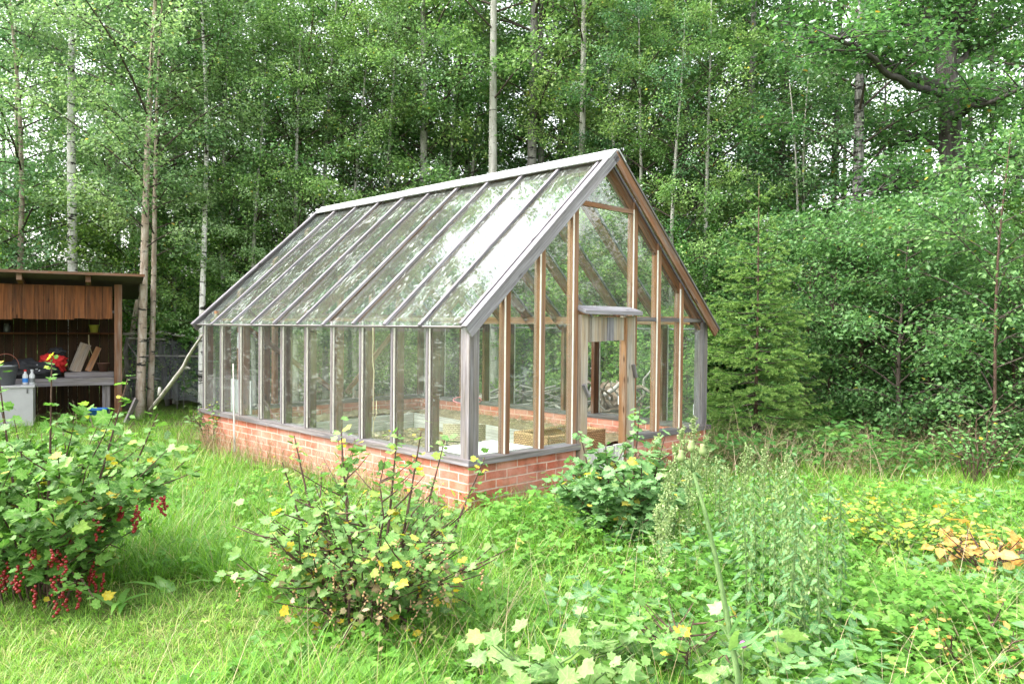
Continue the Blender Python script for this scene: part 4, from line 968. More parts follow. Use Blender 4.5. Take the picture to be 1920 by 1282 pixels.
# the wood goes on beyond the frame on both sides (it is mirrored in the panes)
for k, (x, y) in enumerate(((-11, 7.6), (-11.5, 4.4), (-12.5, 10.8), (-13.5, 2.0), (-12.5, 6.5), (-14, 9.5), (-13, 12.5), (-16, 5), (-17, 8), (-18, 11.5), (-20, 7), (-15.5, 2.5))):
    dup((p1, p2)[k % 2], (x, y, 0), r_.uniform(0, 6.28), r_.uniform(.85, 1.0), LL, GL)
for k, (x, y) in enumerate(((8.5, 8.0), (9.5, 9.5), (10.0, 6.8), (11.5, 8.6), (9.0, 11.0))):
    dup((s1, s2)[k % 2], (x, y, 0), r_.uniform(0, 6.28), r_.uniform(.9, 1.2), LS, GS)
# shrubs low in the wood behind
GB = 'leafy bushes under the trees'; LB = 'bright green bush under the trees behind the greenhouse and shed'
b1 = tree_at(450, 14.8, 'bush', LB, 'bush', GB, seed=51, H=2.3, r=.02, clear=.05, cr=1.0, nleaf=3200, lsize=.075, bark='stem', leaf='leaf_under', nb=26)
for px, Y in ((330, 16), (520, 15.5), (610, 15.2), (700, 14.8), (800, 14.6), (900, 14.4), (980, 15.2), (1060, 14.2), (1150, 13.6), (1230, 12.8), (1290, 11.9), (1200, 15), (400, 17.5), (260, 17), (150, 17), (560, 18), (760, 17.6), (1010, 18), (1330, 14.5), (1440, 15), (1550, 14.5), (1260, 17.5)):
    p = at(px, 614, Y); dup(b1, (p.x, p.y, 0), r_.uniform(0, 6.28), r_.uniform(.7, 1.15), LB, GB)
b2 = tree_at(250, 15.2, 'bush', 'tall loose bush filling the wood edge behind the greenhouse and shed', 'bush', 'tall bushes under the trees', seed=52, H=4.2, r=.028, clear=.06, cr=1.25, nleaf=5200, lsize=.066, bark='stem', leaf='leaf_under', nb=30)
for px, Y in ((320, 15.0), (410, 15.9), (480, 14.9), (560, 15.6), (640, 15.0), (690, 16.6), (760, 15.3), (845, 15.2), (890, 15.8), (950, 16.0), (1045, 15.4), (1130, 14.9), (440, 14.7), (525, 15.9), (600, 14.9), (375, 15.2), (720, 14.9), (800, 15.7), (1090, 15.6), (1220, 15.2), (1190, 13.8), (1260, 14.4), (1310, 13.4), (1350, 16), (1460, 14.2), (1540, 14.4), (180, 15.6), (90, 15.4), (20, 15.9), (-50, 15), (1660, 13.4), (1730, 14.6), (1860, 13.4), (1920, 13.6)):
    p = at(px, 614, Y); dup(b2, (p.x, p.y, 0), r_.uniform(0, 6.28), r_.uniform(.62, 1.1), 'tall loose bush filling the wood edge behind the greenhouse and shed', 'tall bushes under the trees')
# far undergrowth, one mass
rg = np.random.default_rng(8); n = 60000; Y = rg.uniform(15, 42, n); Xp = (rg.uniform(-200, 2120, n) - 960) / F * Y
hh = rg.beta(1.2, 1.8, n) * (1.5 + .9 * np.sin(Xp * 1.3 + Y) * np.sin(Y * 1.1))
n2 = 45000; Y2 = rg.uniform(27, 40, n2); X2 = (rg.uniform(-250, 2170, n2) - 960) / F * Y2; h2 = rg.beta(1.3, 1.5, n2) * (3.2 + 1.8 * np.sin(X2 * .7 + .5 * Y2) + .8 * np.sin(X2 * 2.1))
Xp = np.concatenate([Xp, X2]); Y = np.concatenate([Y, Y2]); hh = np.concatenate([hh, h2]); n += n2
tag(leaves_obj('undergrowth', M['leaf_under'], T_OVATE, np.stack([Xp, Y, hh], 1), rg.normal(0, 1, (n, 3)), rg.normal(0, .7, (n, 3)) + (0, 0, .8), rg.uniform(.06, .13, n), rg.random(n)), kind='stuff', label='bright green undergrowth on the floor of the wood')

# ------------------------------------------------------------------ the small spruce
def spruce(px, Y, H, label, seed=3):
    p = at(px, 614, Y); root = thing('spruce_tree', label, 'tree', (p.x, p.y, 0)); rg_ = random.Random(seed); ng = np.random.default_rng(seed)
    mb = MB(); lm = MB(); mb.tube([Vector((0, 0, -.1)), Vector((.01, 0, H * .5)), Vector((0, 0, H))], [.034, .013, .004], 8)
    P = []; D = []; Nn = []; S_ = []; T_ = []
    def needles(a, b, n, ln, tb):
        a = np.array(a); b = np.array(b); t = ng.random(n); ax = (b - a); ax = ax / (np.linalg.norm(ax) + 1e-9)
        P.append(a + (b - a) * t[:, None]); d = ng.normal(0, 1, (n, 3)); d -= (d @ ax)[:, None] * ax; d = unit(d); d[:, 2] += .15
        D.append(d + ax * .75); Nn.append(ng.normal(0, 1, (n, 3))); S_.append(ng.uniform(.7, 1.1, n) * ln); T_.append(np.clip(tb + .5 * (t - .5) + ng.normal(0, .12, n), 0, 1))
    z = .12; az = 0
    while z < H - .05:
        tf = z / H; Lb = (1.06 * (1 - tf) ** .85 + .05); nbr = 7 if tf < .7 else 5
        az += .6
        for k in range(nbr):
            a = az + k * 6.283 / nbr + rg_.uniform(-.25, .25); L_ = Lb * rg_.uniform(.75, 1.12); o = Vector((math.cos(a), math.sin(a), 0)); zz = z + rg_.uniform(-.05, .05)
            rise = .55 if tf > .8 else .10; pts = [Vector((0, 0, zz)) + o * (L_ * q) + Vector((0, 0, L_ * (rise * q - .42 * q * (1 - tf) + .28 * q * q))) for q in (0, .25, .5, .75, 1)]
            lm.tube(pts, [.009 * (1 - tf) + .004, .007, .005, .004, .002], 4, cap=False)
            needles(pts[3], pts[4], 80, .03, .75); needles(pts[0], pts[3], 170, .03, .42)
            ns = max(2, int(L_ * 11))
            for j in range(ns):
                q = .22 + .75 * (j + rg_.random() * .6) / ns; jj = min(3, int(q * 4)); b0 = pts[jj].lerp(pts[jj + 1], q * 4 - jj)
                sd = 1 if j % 2 else -1; a2 = a + sd * rg_.uniform(.6, 1.0); l2 = L_ * (1.05 - q) * .48 * rg_.uniform(.7, 1.2) + .05
                b1_ = b0 + Vector((math.cos(a2), math.sin(a2), rg_.uniform(-.35, .05))) * l2
                needles(b0, b1_, int(40 + 420 * l2), .028, .62)
                if l2 > .14:
                    for w in range(2):
                        c0 = b0.lerp(b1_, rg_.uniform(.3, .7)); a3 = a2 + rg_.choice((-.7, .7)); c1 = c0 + Vector((math.cos(a3), math.sin(a3), rg_.uniform(-.4, 0))) * l2 * .45; needles(c0, c1, int(30 + 320 * l2), .026, .7)
        z += .125 * (1 + .9 * tf * tf) + (.16 if tf > .82 else 0)
    needles((0, 0, H - .3), (0, 0, H), 60, .02, .9)
    mb.build('trunk', M['stem'], root, local=True, smooth=True); lm.build('limbs', M['twig'], root, local=True)
    P, D, Nn, S_, T_ = [np.concatenate(x) for x in (P, D, Nn, S_, T_)]
    leaves_obj('crown', M['needle'], T_NEEDLE, P, D, Nn, S_, T_, width=np.full(len(P), .0075), parent=root, local=True, smooth=False)
    return root
spruce(1419, 9.7, 3.35, 'small bright green spruce with a thin leader beside the greenhouse')

# ------------------------------------------------------------------ shrubs and weeds in front
def bush(name, label, cat, px, py, H, Rx, nst, nleaf, lsize, leaf, tpl, seed, stem='stem', leaf_from=.3, base=.12, shoots=(), low=0, squash=1.0, ex=None):
    p = ground(px, py) ; root = thing(name, label, cat, (p.x, p.y, 0)); rg_ = random.Random(seed); ng = np.random.default_rng(seed); mb = MB()
    P = []; D = []; Nn = []; S_ = []; T_ = []; tips = []
    def putleaves(a, b, n, out, sz=1.0, tb=.45):
        for i in range(n):
            t = rg_.random(); q = a.lerp(b, t) + Vector((rg_.gauss(0, .03), rg_.gauss(0, .03), rg_.gauss(0, .025)))
            an = rg_.uniform(0, 6.28); d = Vector((math.cos(an), math.sin(an), rg_.uniform(-.5, .25))) + out * .6
            P.append(q); D.append(d); Nn.append(Vector((rg_.gauss(0, .62), rg_.gauss(-.22, .62), 1)) + out * .4); S_.append(lsize * sz * rg_.choice((rg_.uniform(.35, .7), rg_.uniform(.7, 1.15)))); T_.append(min(1, max(0, rg_.gauss(tb, .26))))
    per = nleaf / (nst * 7)
    for i in range(nst):
        a = 2.4 * i + rg_.uniform(-.5, .5); q = math.sqrt((i + .5) / nst); rad = Rx * q * rg_.uniform(.75, 1.1)
        h = H * (1 - .42 * q * q) * rg_.uniform(.72, 1.03); o = Vector((math.cos(a), math.sin(a) * squash, 0))
        b0 = o * base * rg_.random() + Vector((0, 0, -.03)); pts = []
        for j in range(6):
            t = j / 5; pts.append(b0 + o * rad * (t * .55 + t * t * .45) + Vector((rg_.uniform(-.02, .02), rg_.uniform(-.02, .02), h * (1.35 * t - .35 * t * t) if True else 0)))
        mb = MB(); mb.tube(pts, [.0075 * (1 - .15 * j) for j in range(6)], 5, cap=False)
        for j in range(1, 5):
            if (j / 5) >= leaf_from: putleaves(pts[j], pts[j + 1], int(per + rg_.random()), o)
        for k in range(5):
            t = rg_.uniform(leaf_from, .95); j = min(4, int(t * 5)); c0 = pts[j].lerp(pts[j + 1], t * 5 - j); a2 = a + rg_.uniform(-1.4, 1.4); l2 = rg_.uniform(.12, .30) * (H + .3)
            c1 = c0 + Vector((math.cos(a2) * l2 * .8, math.sin(a2) * l2 * .8, l2 * rg_.uniform(.1, .75))); mb.tube([c0, c0.lerp(c1, .5) + Vector((0, 0, -.01)), c1], [.0045, .0035, .002], 4, cap=False)
            putleaves(c0, c1, int(per * 1.1 + rg_.random()), o); tips.append(c0.lerp(c1, .5))
            putleaves(c1, c1 + Vector((0, 0, .02)), 1, o, .8, .6)
        mb.build('stem', M[stem], root, local=True, smooth=True)
    for (dx, dy, hx, n_) in shoots:
        p0 = Vector((dx * .25, dy * .25, 0)); p1_ = Vector((dx, dy, hx)); m_ = p0.lerp(p1_, .5) + Vector((dx * .1, 0, hx * .08)); mb = MB(); mb.tube([p0, m_, p1_], [.009, .007, .003], 5, cap=False); mb.build('stem', M[stem], root, local=True, smooth=True)
        putleaves(m_, p1_, n_, Vector((0, 0, .2)), .85); putleaves(m_.lerp(p1_, .75), p1_, n_ // 2, Vector((0, 0, .3)), .7, .7)
    for k in range(low):
        a = rg_.uniform(0, 6.28); o = Vector((math.cos(a), math.sin(a) * .6, 0)); l = Rx * rg_.uniform(.9, 1.5); pts = [Vector((0, 0, .05)), o * l * .4 + Vector((0, 0, .20)), o * l * .75 + Vector((0, 0, .17)), o * l + Vector((0, 0, .08))]
        mb = MB(); mb.tube(pts, [.008, .007, .005, .003], 5, cap=False); mb.build('stem', M[stem], root, local=True, smooth=True); putleaves(pts[1], pts[3], 14, o, .8, .85); tips.append(pts[2])
    leaves_obj('foliage', M[leaf], tpl, [tuple(x) for x in P], [tuple(x) for x in D], [tuple(x) for x in Nn], S_, T_, parent=root, local=True)
    return root, tips
def berries(root, pts, mat, name, n, r, seed, zmax=None):
    rg_ = random.Random(seed); pts = [p for p in pts if zmax is None or p.z < zmax]
    for k in range(n):
        mb = MB(); p = rg_.choice(pts) + Vector((rg_.gauss(0, .03), rg_.gauss(0, .03), -.02))
        for j in range(rg_.randint(5, 9)):
            c = p + Vector((rg_.gauss(0, .009), rg_.gauss(0, .009), -.013 * j)); rr = r * rg_.uniform(.8, 1.1)
            mb.lathe(c, [(rr * .3, -rr * .95), (rr * .85, -rr * .5), (rr, 0), (rr * .85, rr * .5), (rr * .3, rr * .95)], 6)
        mb.build(name, M[mat], root, local=True, smooth=True)
lb, tips = bush('redcurrant_bush', 'big green currant bush with red berries in the left foreground', 'bush', 78, 1110, 1.16, .70, 28, 2600, .076, 'leaf_currant', T_LOBED, 61, leaf_from=.14, base=.30, shoots=((.42, .15, 1.22, 12), (.12, -.1, 1.36, 14), (-.25, 0, 1.30, 14), (.62, .1, 1.02, 12)), low=4)
berries(lb, [Vector((p.x, p.y - .06, p.z * .9)) for p in tips if p.y < .15], 'berry', 'berry_cluster', 70, .0095, 5, .62)
mbu, tips = bush('currant_bush', 'yellowing currant bush with dried brown clusters in the centre foreground', 'bush', 690, 1205, .92, .50, 36, 1800, .052, 'leaf_yellowing', T_LOBED, 62, leaf_from=.30, base=.14, shoots=((.13, .05, 1.03, 26), (-.42, .2, .98, 14), (.55, .3, .86, 20), (-.18, .2, 1.0, 14), (.34, .3, .95, 16), (-.45, .1, .86, 12), (.24, .1, 1.02, 14)), low=5)
ng_ = np.random.default_rng(12); nd = 260; ad = ng_.uniform(0, 6.283, nd); rd_ = ng_.uniform(.08, .48, nd)
leaves_obj('dead_leaves', M['straw'], T_LOBED, np.stack([np.cos(ad) * rd_, np.sin(ad) * rd_, ng_.uniform(.06, .42, nd)], 1), ng_.normal(0, 1, (nd, 3)), ng_.normal(0, 1, (nd, 3)), ng_.uniform(.02, .045, nd), ng_.uniform(.3, 1, nd), parent=mbu, local=True)
berries(mbu, tips, 'dried', 'dried_cluster', 98, .0055, 6, .60)
bush('currant_bush', 'dense grey-green currant bush in front of the greenhouse doorway', 'bush', 1165, 1025, .72, .46, 24, 1700, .080, 'leaf_blue', T_LOBED, 63, leaf_from=.22, base=.12, shoots=((.12, .0, .98, 26), (-.30, 0, .80, 14), (.32, .1, .78, 12)))
bush('raspberry_bush', 'low raspberry thicket with yellow and lime leaves on the right', 'bush', 1690, 1035, .46, .40, 28, 1250, .052, 'leaf_gold', T_TOOTH, 64, stem='green_stem', leaf_from=.15, base=.34)
bush('raspberry_bush', 'small lime-yellow raspberry clump at the right edge below the thicket', 'bush', 1900, 1075, .34, .34, 14, 420, .06, 'leaf_gold', T_TOOTH, 65, stem='green_stem', leaf_from=.2, base=.2)
bush('peony_plant', 'fading plant with large peach-orange leaves at the right', 'plant', 1845, 1105, .42, .24, 10, 60, .11, 'leaf_orange', T_OVATE, 66, stem='stem', leaf_from=.45, base=.05)
bush('rose_plant', 'withered reddish plant with curled tan leaves in the bottom right corner', 'plant', 1850, 1290, .30, .34, 12, 60, .05, 'leaf_orange', T_OVATE, 67, stem='stem', leaf_from=.4, base=.08)
bush('hop_plant', 'low plant with broad pale green lobed leaves left of the bottom dead grass patch', 'plant', 1060, 1330, .40, .34, 9, 60, .10, 'leaf_lime', T_LOBED, 68, stem='green_stem', leaf_from=.4, base=.06)
bush('hop_plant', 'upright leafy currant shoot with big dark leaves at the bottom centre right', 'plant', 1275, 1300, .46, .17, 7, 60, .09, 'leaf_currant', T_LOBED, 69, stem='stem', leaf_from=.35, base=.04)
bush('hop_plant', 'spreading plant with broad yellow-green leaves cut by the bottom edge', 'plant', 1440, 1350, .36, .26, 8, 50, .10, 'leaf_lime', T_LOBED, 70, stem='green_stem', leaf_from=.4, base=.05)
bush('hop_plant', 'pale lime lobed leaves low at the bottom edge, right of the central bush', 'plant', 915, 1320, .24, .22, 7, 40, .09, 'leaf_lime', T_LOBED, 71, stem='green_stem', leaf_from=.4, base=.05)
bush('wild_shrub', 'little light green shrub growing against the far brick corner', 'bush', 400, 835, .62, .30, 12, 240, .06, 'leaf_yellowing', T_TOOTH, 72, leaf_from=.3, base=.08)
bush('wild_shrub', 'small round-leaved shrub in the grass before the birches at the right', 'bush', 1830, 905, .85, .36, 14, 330, .055, 'leaf_blue', T_OVATE, 73, leaf_from=.3, base=.1)

# nettles
def nettle(root, H, seed):
    rg_ = random.Random(seed); mb = MB(); P = []; D = []; Nn = []; S_ = []; T_ = []; lx = rg_.uniform(-.1, .1); ly = rg_.uniform(-.08, .08)
    pts = [Vector((lx * t * t * H, ly * t * t * H, H * t)) for t in (0, .25, .5, .75, 1)]; mb.tube(pts, [.005, .0045, .004, .003, .002], 5)
    c = MB(); z = .12; k = 0
    P2 = []; D2 = []
    while z < H:
        t = z / H; q = Vector((lx * t * t * H, ly * t * t * H, z)); a = k * 1.571 + .3
        for sgn in (0, math.pi):
            o = Vector((math.cos(a + sgn), math.sin(a + sgn), 0)); s = .095 * (1 - .5 * t) * rg_.uniform(.7, 1.15)
            e = q + o * .03 * (1.2 - t); mb.tube([q, e], [.002, .0015], 3, cap=False)
            P.append(e); D.append(o + Vector((0, 0, rg_.uniform(-1.3, -.5)))); Nn.append(Vector((0, 0, 1)) + o * .6); S_.append(s); T_.append(min(1, max(0, rg_.gauss(.25 + .4 * t, .2))))
            if t > .4:
                for w in range(7): P2.append(q + o * .012 * w + Vector((0, 0, -.004 * w * w * .3))); D2.append(Vector((rg_.gauss(0, .3), rg_.gauss(0, .3), -1)))
        z += .046 * (1.25 - .5 * t); k += 1
    mb.build('stem', M['green_stem'], root, local=True)
    n = len(P); leaves_obj('leaves', M['leaf_nettle'], T_TOOTH, [tuple(x) for x in P], [tuple(x) for x in D], [tuple(x) for x in Nn], S_, T_, width=np.array(S_) * .68, parent=root, local=True)
    if P2: tag(leaves_obj('catkins', M['leaf_pale'], T_OVATE, [tuple(x) for x in P2], [tuple(x) for x in D2], rg.normal(0, 1, (len(P2), 3)), np.full(len(P2), .018), np.full(len(P2), .2), parent=root, local=True), kind='stuff')
NG, NL = 'nettles', 'tall nettle with drooping toothed leaves among the weeds right of centre'
pr = []
for k in range(3):
    p = ground((1400, 1500, 1455)[k], (1190, 1215, 1130)[k]); n_ = thing('nettle', NL, 'nettle', (p.x, p.y, 0), NG); nettle(n_, (.78, .82, .74)[k], 80 + k); pr.append(n_)
for px, py in ((1520, 1180), (1545, 1225), (1475, 1245), (1420, 1235), (1360, 1150), (1385, 1080), (1440, 1070), (1500, 1090), (1350, 1060), (1550, 1120), (1420, 1010), (1490, 1165), (1530, 1270), (1465, 1185), (1400, 1140), (1510, 1205), (1535, 1150), (1440, 1165), (1480, 1300), (1435, 1290), (1540, 1310), (1400, 1275), (1370, 1110), (1455, 1265)):
    p = ground(px, py); dup(r_.choice(pr), (p.x + r_.gauss(0, .09), p.y + r_.gauss(0, .12), 0), r_.uniform(0, 6.28), r_.uniform(.6, 1.12), NL, NG)
# pale seeding weeds (goosefoot)
def spike(root, H, seed):
    ng = np.random.default_rng(seed); mb = MB(); mb.tube([Vector((0, 0, 0)), Vector((.01, 0, H * .6)), Vector((.02, .01, H))], [.005, .004, .0015], 5); P = []
    D = []
    for k in range(34):
        t = ng.uniform(.25, 1); a = ng.uniform(0, 6.28); l = .17 * (1.1 - t) + .02; b0 = np.array([.02 * t, .01 * t, H * t]); b1_ = b0 + np.array([math.cos(a) * l * .7, math.sin(a) * l * .7, l]); mb.tube([Vector(b0), Vector(b1_)], [.002, .001], 3, cap=False)
        n = 24; tt = ng.random(n); P.append(b0 + (b1_ - b0) * tt[:, None] + ng.normal(0, .008, (n, 3))); D.append(ng.normal(0, 1, (n, 3)))
    P = np.concatenate(P); D = np.concatenate(D); n = len(P)
    mb.build('stem', M['green_stem'], root, local=True)
    tag(leaves_obj('seed_heads', M['leaf_pale'], T_OVATE, P, D, ng.normal(0, 1, (n, 3)), ng.uniform(.010, .022, n), ng.random(n), parent=root, local=True), kind='stuff')
GG, GLB = 'pale seeding weeds', 'pale green seeding weed spike in front of the right half of the brick gable'
p = ground(1262, 1040); g0 = thing('goosefoot', GLB, 'weed', (p.x, p.y, 0), GG); spike(g0, .72, 5)
for px, py in ((1235, 1010), (1290, 1060), (1310, 985), (1340, 1000), (1250, 1100), (1280, 960), (1360, 1030), (1325, 945), (1395, 990), (1240, 1160), (1430, 985), (1300, 930), (1470, 1010)):
    p = ground(px, py); dup(g0, (p.x, p.y, 0), r_.uniform(0, 6.28), r_.uniform(.75, 1.1), GLB, GG)
# the tall thistle stalk
th_ = thing('thistle', 'tall bare sow thistle stalk with round buds leaning left in the right foreground', 'weed', tuple(Vector((at(1385, 1290, 2.75).x, 2.75, 0))))
o0 = Vector(th_.location); tp_ = [Vector((0, 0, 0)), at(1384, 1270, 2.75) - o0, at(1366, 1170, 2.76) - o0, at(1345, 1060, 2.78) - o0, at(1322, 960, 2.8) - o0, at(1300, 885, 2.82) - o0]
mb = MB(); mb.tube(tp_, [.012, .011, .010, .009, .0075, .005], 8)
for a, b in (((1300, 885), (1278, 860)), ((1300, 885), (1315, 848)), ((1297, 878), (1296, 842)), ((1316, 940), (1296, 920))):
    mb.tube([at(*a, 2.82) - o0, at(*b, 2.82) - o0], [.004, .003], 5)
mb.build('stem', M['green_stem'], th_, local=True, smooth=True)
for b in ((1277, 856), (1317, 845), (1296, 838)):
    q = at(*b, 2.82) - o0; mb = MB(); mb.lathe(q - ZX * .012, [(.004, -.006), (.013, .002), (.014, .014), (.008, .028), (.009, .036)], 10); mb.build('bud', M['bud'], th_, local=True, smooth=True)
P = [at(1372, 1215, 2.75) - o0, at(1374, 1218, 2.75) - o0, at(1370, 1190, 2.75) - o0, at(1330, 1000, 2.79) - o0, at(1306, 930, 2.8) - o0, at(1340, 1045, 2.78) - o0]
leaves_obj('leaves', M['leaf_blue'], T_BLADE, [tuple(x) for x in P], [(1, -.2, .25), (-.1, -.3, 1), (.3, .2, 1), (-1, 0, .3), (-1, -.2, .5), (-1, .1, .7)], [(0, 0, 1), (0, -1, .3), (1, -1, 0), (0, 0, 1), (0, 0, 1), (0, 0, 1)], [.17, .15, .16, .07, .06, .06], [.6, .9, .7, .7, .9, .6], width=np.array([.04, .035, .03, .02, .015, .018]), parent=th_, local=True)
# dock plants with broad strap leaves
DG = 'dock plants'
for (px, py, seed, lab, hh_) in ((700, 1265, 3, 'dock with two broad upright leaves under the central bush', .16), (600, 1245, 4, 'dock with narrow arching leaves left of the central bush foot', .17), (225, 1135, 5, 'dock with a wide light leaf under the left berry bush', .20), (315, 1110, 6, 'dock with a long drooping leaf right of the berry bush', .2), (1185, 1290, 7, 'dock with upright bright leaves at the bottom edge', .2)):
    p = ground(px, py); d_ = thing('dock_plant', lab, 'plant', (p.x, p.y, 0), DG); ng = np.random.default_rng(seed); k = 5; an = ng.uniform(0, 6.28, k)
    leaves_obj('leaves', M['herb'], T_BLADE, np.zeros((k, 3)) + ng.normal(0, .015, (k, 3)) * (1, 1, 0), np.stack([np.cos(an) * 1.0, np.sin(an) * 1.0, ng.uniform(.5, 1.1, k)], 1), np.stack([np.cos(an), np.sin(an), np.full(k, -.8)], 1), ng.uniform(.9, 1.5, k) * hh_, ng.uniform(.5, .9, k), width=ng.uniform(.7, 1.1, k) * .055, parent=d_, local=True)
cl = ground(1393, 1330); mb = MB(); q = at(1393, 1209, 2.9); mb.tube([Vector((q.x, q.y, 0)), q], [.002, .002], 4)
c_root = thing('clover', 'single purple clover flower low beside the thistle stalk', 'flower', (q.x, q.y, 0)); mb.build('stem', M['green_stem'], c_root)
mb = MB(); mb.lathe(q, [(.004, -.01), (.012, -.004), (.013, .006), (.006, .016)], 10); mb.build('flower_head', M['clover'], c_root, smooth=True)

# ------------------------------------------------------------------ ground, grass, herbs
def hgt(x, y): return .025 * np.sin(x * 1.7 + .6) * np.sin(y * 1.3) + .015 * np.sin(x * 4.1 + y * 3.3)
gx = np.concatenate([np.linspace(-250, -14, 14), np.linspace(-13, 13, 105), np.linspace(14, 250, 14)]); gy = np.concatenate([np.linspace(-40, 0, 6), np.linspace(.5, 22, 88), np.linspace(23, 400, 16)])
mb = MB(); nx, ny = len(gx), len(gy)
for j in range(ny):
    for i in range(nx): mb.v.append((gx[i], gy[j], float(hgt(gx[i], gy[j])) - .01 if abs(gx[i]) < 14 and 0 < gy[j] < 23 else -.02))
for j in range(ny - 1):
    for i in range(nx - 1):
        a = j * nx + i; mb.face((a, a + 1, a + nx + 1, a + nx), [(gx[i], gy[j]), (gx[i + 1], gy[j]), (gx[i + 1], gy[j + 1]), (gx[i], gy[j + 1])])
tag(mb.build('ground', M['ground'], smooth=True), kind='structure')

rg = np.random.default_rng(99)
def scatter(n, y0, y1, p=1.7, margin=150):
    # more blades near the camera
    t = rg.random(n); Y = (y0 ** (1 - p) + t * (y1 ** (1 - p) - y0 ** (1 - p))) ** (1 / (1 - p))
    Xp = (rg.uniform(-margin, 1920 + margin, n) - 960) / F * Y
    return Xp, Y
def outside(X, Y, pad=0.0):
    dx, dy = X - GO.x, Y - GO.y; u = dx * AX.x + dy * AX.y; v = dx * GX.x + dy * GX.y
    a = ~((u > -pad) & (u < L + pad) & (v > -pad) & (v < W + pad))
    dx, dy = X - SO.x, Y - SO.y; sx = dx * SX.x + dy * SX.y; sy = dx * SY.x + dy * SY.y
    return a & ~((sx > -3.7) & (sx < 0) & (sy > .1) & (sy < 1.4))
def cn(X, Y, s, o=0): return np.sin(X * s + o + 1.3 * np.sin(Y * s * .7 + o)) * np.sin(Y * s * 1.1 - o + np.sin(X * s * .9)) * .5 + .5
def mown(X, Y): return (X < -1.25 - .3 * np.sin(Y * 3)) & (Y < 4.35 + .3 * np.sin(X * 2.2))
def blades(name, X, Y, hmin, hmax, wd, mat, tb, ts, lean=.5, label=None, tuft=0):
    n = len(X); ang0 = None
    if tuft:
        nc = n // 22; ci = rg.integers(0, nc, n); rr_ = np.abs(rg.normal(0, tuft, n)); ang0 = rg.uniform(0, 6.283, n); tf_ = (rg.random(n) < .62)
        X = np.where(tf_, X[ci] + rr_ * np.cos(ang0), X); Y = np.where(tf_, Y[ci] + rr_ * np.sin(ang0), Y); cs_ = rg.uniform(.6, 1.5, nc)[ci]; ct_ = rg.normal(0, .16, nc)[ci]
    z = hgt(X, Y) - .01
    an = rg.uniform(0, 6.283, n) if ang0 is None else ang0 + rg.normal(0, .9, n); ln = np.abs(rg.normal(0, lean, n)) + .08; D = np.stack([np.cos(an) * ln, np.sin(an) * ln, np.ones(n)], 1)
    Nn = np.stack([np.cos(an), np.sin(an), -ln * .2], 1)
    sz = hmin + (hmax - hmin) * rg.beta(2, 2.2, n) * (.55 + .75 * cn(X, Y, 2.3, 1))
    if tuft: sz = sz * cs_
    t = np.clip((ct_ if tuft else 0) + rg.normal(tb, ts, n) + .25 * (cn(X, Y, 1.6, 4) - .5), 0, 1)
    return tag(leaves_obj(name, M[mat], T_BLADE, np.stack([X, Y, z], 1), D, Nn, sz, t, width=wd * rg.uniform(.6, 1.3, n)), kind='stuff', label=label)
X, Y = scatter(300000, 2.3, 13.5); ok = outside(X, Y, .0) & ~mown(X, Y); X, Y = X[ok], Y[ok]
herbz = (X > .35) & (Y < 7.2)
keep = ~herbz | (rg.random(len(X)) < 1.1); X, Y = X[keep], Y[keep]
blades('long_grass', X, Y, .06, .25, .0056, 'grass', .46, .22, .75, 'lush long green grass around the greenhouse', tuft=.05)
X, Y = scatter(90000, 2.3, 5.2); ok = mown(X, Y); X, Y = X[ok], Y[ok]
blades('short_grass', X, Y, .03, .11, .0035, 'lawn', .5, .25, .8, 'short yellow-green grass at the lower left', tuft=.03)
X, Y = scatter(2600, 2.8, 12, 1.2); ok = outside(X, Y, .05) & ~mown(X, Y); blades('seed_stalks', X[ok], Y[ok], .30, .62, .0022, 'straw', .75, .2, .28, 'thin straw-coloured seed stalks standing in the long grass')
# dry stalks by the edge of the wood and beside the walls
n = 3000; Xd = rg.uniform(1.9, 7.5, n); Yd = 8.6 + .25 * (Xd - 2) + rg.normal(0, .55, n); ok = outside(Xd, Yd, .05)
blades('dry_grass', Xd[ok], Yd[ok], .25, .75, .0045, 'straw', .75, .2, .45, 'straw-coloured dry grass along the edge of the wood')
u = rg.uniform(.2, 5.2, 900); q = np.array([tuple(Gp(a, -.08 - abs(rg.normal(0, .12)), 0)) for a in u]); blades('wall_grass', q[:, 0], q[:, 1], .25, .65, .004, 'straw', .7, .2, .3, 'thin pale grass stems along the long brick wall')
# herbs
def herbs(name, X, Y, h0, h1, s0, s1, mat, tpl, label, tb=.45):
    n = len(X); z = hgt(X, Y) + rg.uniform(h0, h1, n) * (.4 + .8 * cn(X, Y, 2.6, 2)); an = rg.uniform(0, 6.283, n)
    tag(leaves_obj(name, M[mat], tpl, np.stack([X, Y, z], 1), np.stack([np.cos(an), np.sin(an), rg.uniform(-.5, .4, n)], 1), np.stack([rg.normal(0, .35, n), rg.normal(-.15, .35, n), np.ones(n)], 1), rg.uniform(s0, s1, n), np.clip(rg.normal(tb, .22, n), 0, 1)), kind='stuff', label=label)
X, Y = scatter(46000, 2.3, 8.5); ok = outside(X, Y, .05) & (X > .1 + .3 * np.sin(Y * 2)) & ~((Y > 7.4) & (X > 2.0)); herbs('ground_herbs', X[ok], Y[ok], .02, .26, .016, .070, 'herb', T_TRI, 'leafy green weeds covering the ground on the right')
X, Y = scatter(14000, 2.4, 7.5); ok = (X < .3) & ~mown(X, Y) & (cn(X, Y, 1.8, 3) > .35); herbs('low_weeds', X[ok], Y[ok], .03, .20, .022, .065, 'herb', T_TRI, 'low weeds in the grass at the left')
X, Y = scatter(3500, 2.4, 5.0); ok = mown(X, Y); herbs('lawn_clover', X[ok], Y[ok], .01, .04, .012, .03, 'lawn', T_TRI, 'tiny clover leaves in the short grass')
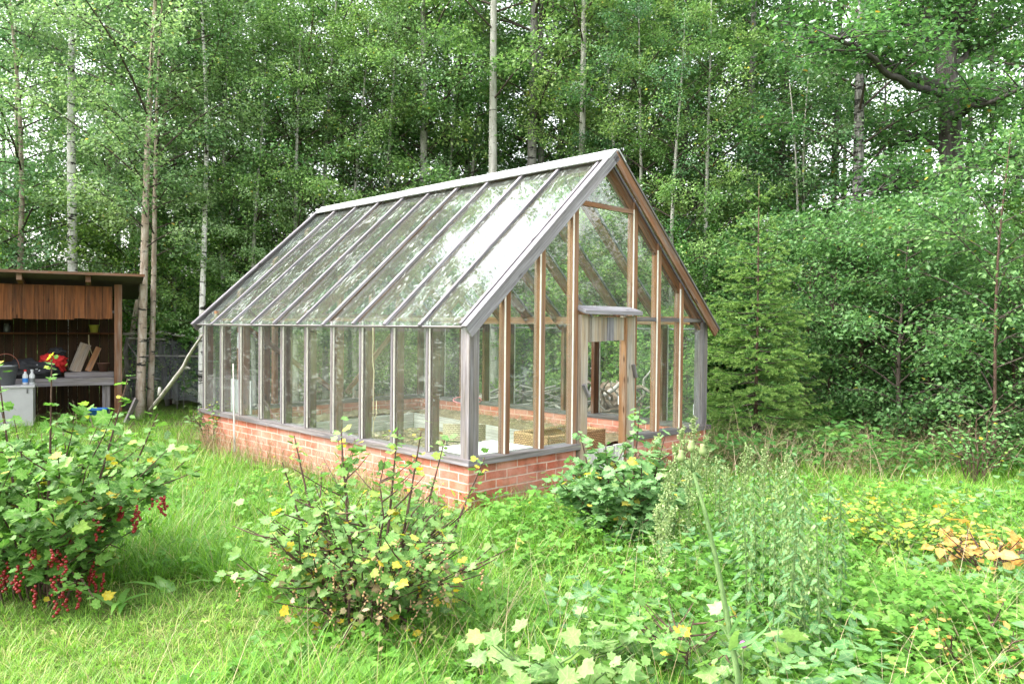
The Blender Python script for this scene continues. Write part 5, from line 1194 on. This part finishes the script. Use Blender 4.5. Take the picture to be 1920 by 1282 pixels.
X, Y = scatter(9000, 2.3, 8.0); ok = outside(X, Y, .05) & (X > .2) & (cn(X, Y, 2.1, 7) > .55); herbs('tall_weeds', X[ok], Y[ok], .10, .38, .03, .085, 'leaf_nettle', T_TOOTH, 'darker toothed weeds in patches on the right', .55)
n = 16000; Xh = rg.uniform(2.0, 9, n); Yh = rg.uniform(8.2, 12.5, n); ok = outside(Xh, Yh, .1); herbs('edge_herbs', Xh[ok], Yh[ok], .05, .45, .05, .11, 'leaf_under', T_OVATE, 'leafy ground growth under the young birches', .35)

# ------------------------------------------------------------------ light
SUN_EL, SUN_AZ = R(50), R(-105)        # azimuth from +Y towards +X: veiled sun high on the left
w = bpy.data.worlds.new('World'); sc.world = w; w.use_nodes = True; nt = w.node_tree; nt.nodes.clear()
sky = nt.nodes.new('ShaderNodeTexSky'); sky.sky_type = 'NISHITA'; sky.sun_disc = False; sky.sun_elevation = SUN_EL; sky.sun_rotation = SUN_AZ
sky.air_density = 1.6; sky.dust_density = 4.0; sky.ozone_density = 1.0
hs = N(nt, 'ShaderNodeHueSaturation', {'Color': sky.outputs[0], 'Saturation': .22})
bg = N(nt, 'ShaderNodeBackground', {'Color': hs.outputs[0], 'Strength': .15}); o = nt.nodes.new('ShaderNodeOutputWorld'); nt.links.new(bg.outputs[0], o.inputs[0])
ld = bpy.data.lights.new('sun', 'SUN'); ld.energy = 0.6; ld.angle = R(40); ld.color = (1, .98, .95); lo_ = bpy.data.objects.new('sun', ld); COL.objects.link(lo_)
dirv = Vector((math.sin(SUN_AZ) * math.cos(SUN_EL), math.cos(SUN_AZ) * math.cos(SUN_EL), math.sin(SUN_EL)))
lo_.rotation_euler = dirv.to_track_quat('Z', 'Y').to_euler(); lo_.location = (0, 0, 20)

sc.render.engine = 'CYCLES'
sc.view_settings.view_transform = 'Standard'; sc.view_settings.look = 'None'; sc.view_settings.gamma = 1; sc.view_settings.exposure = 2.6
cy = sc.cycles; cy.max_bounces = 8; cy.diffuse_bounces = 4; cy.glossy_bounces = 3; cy.transmission_bounces = 4; cy.transparent_max_bounces = 32
cy.caustics_reflective = False; cy.caustics_refractive = False; cy.sample_clamp_indirect = 6
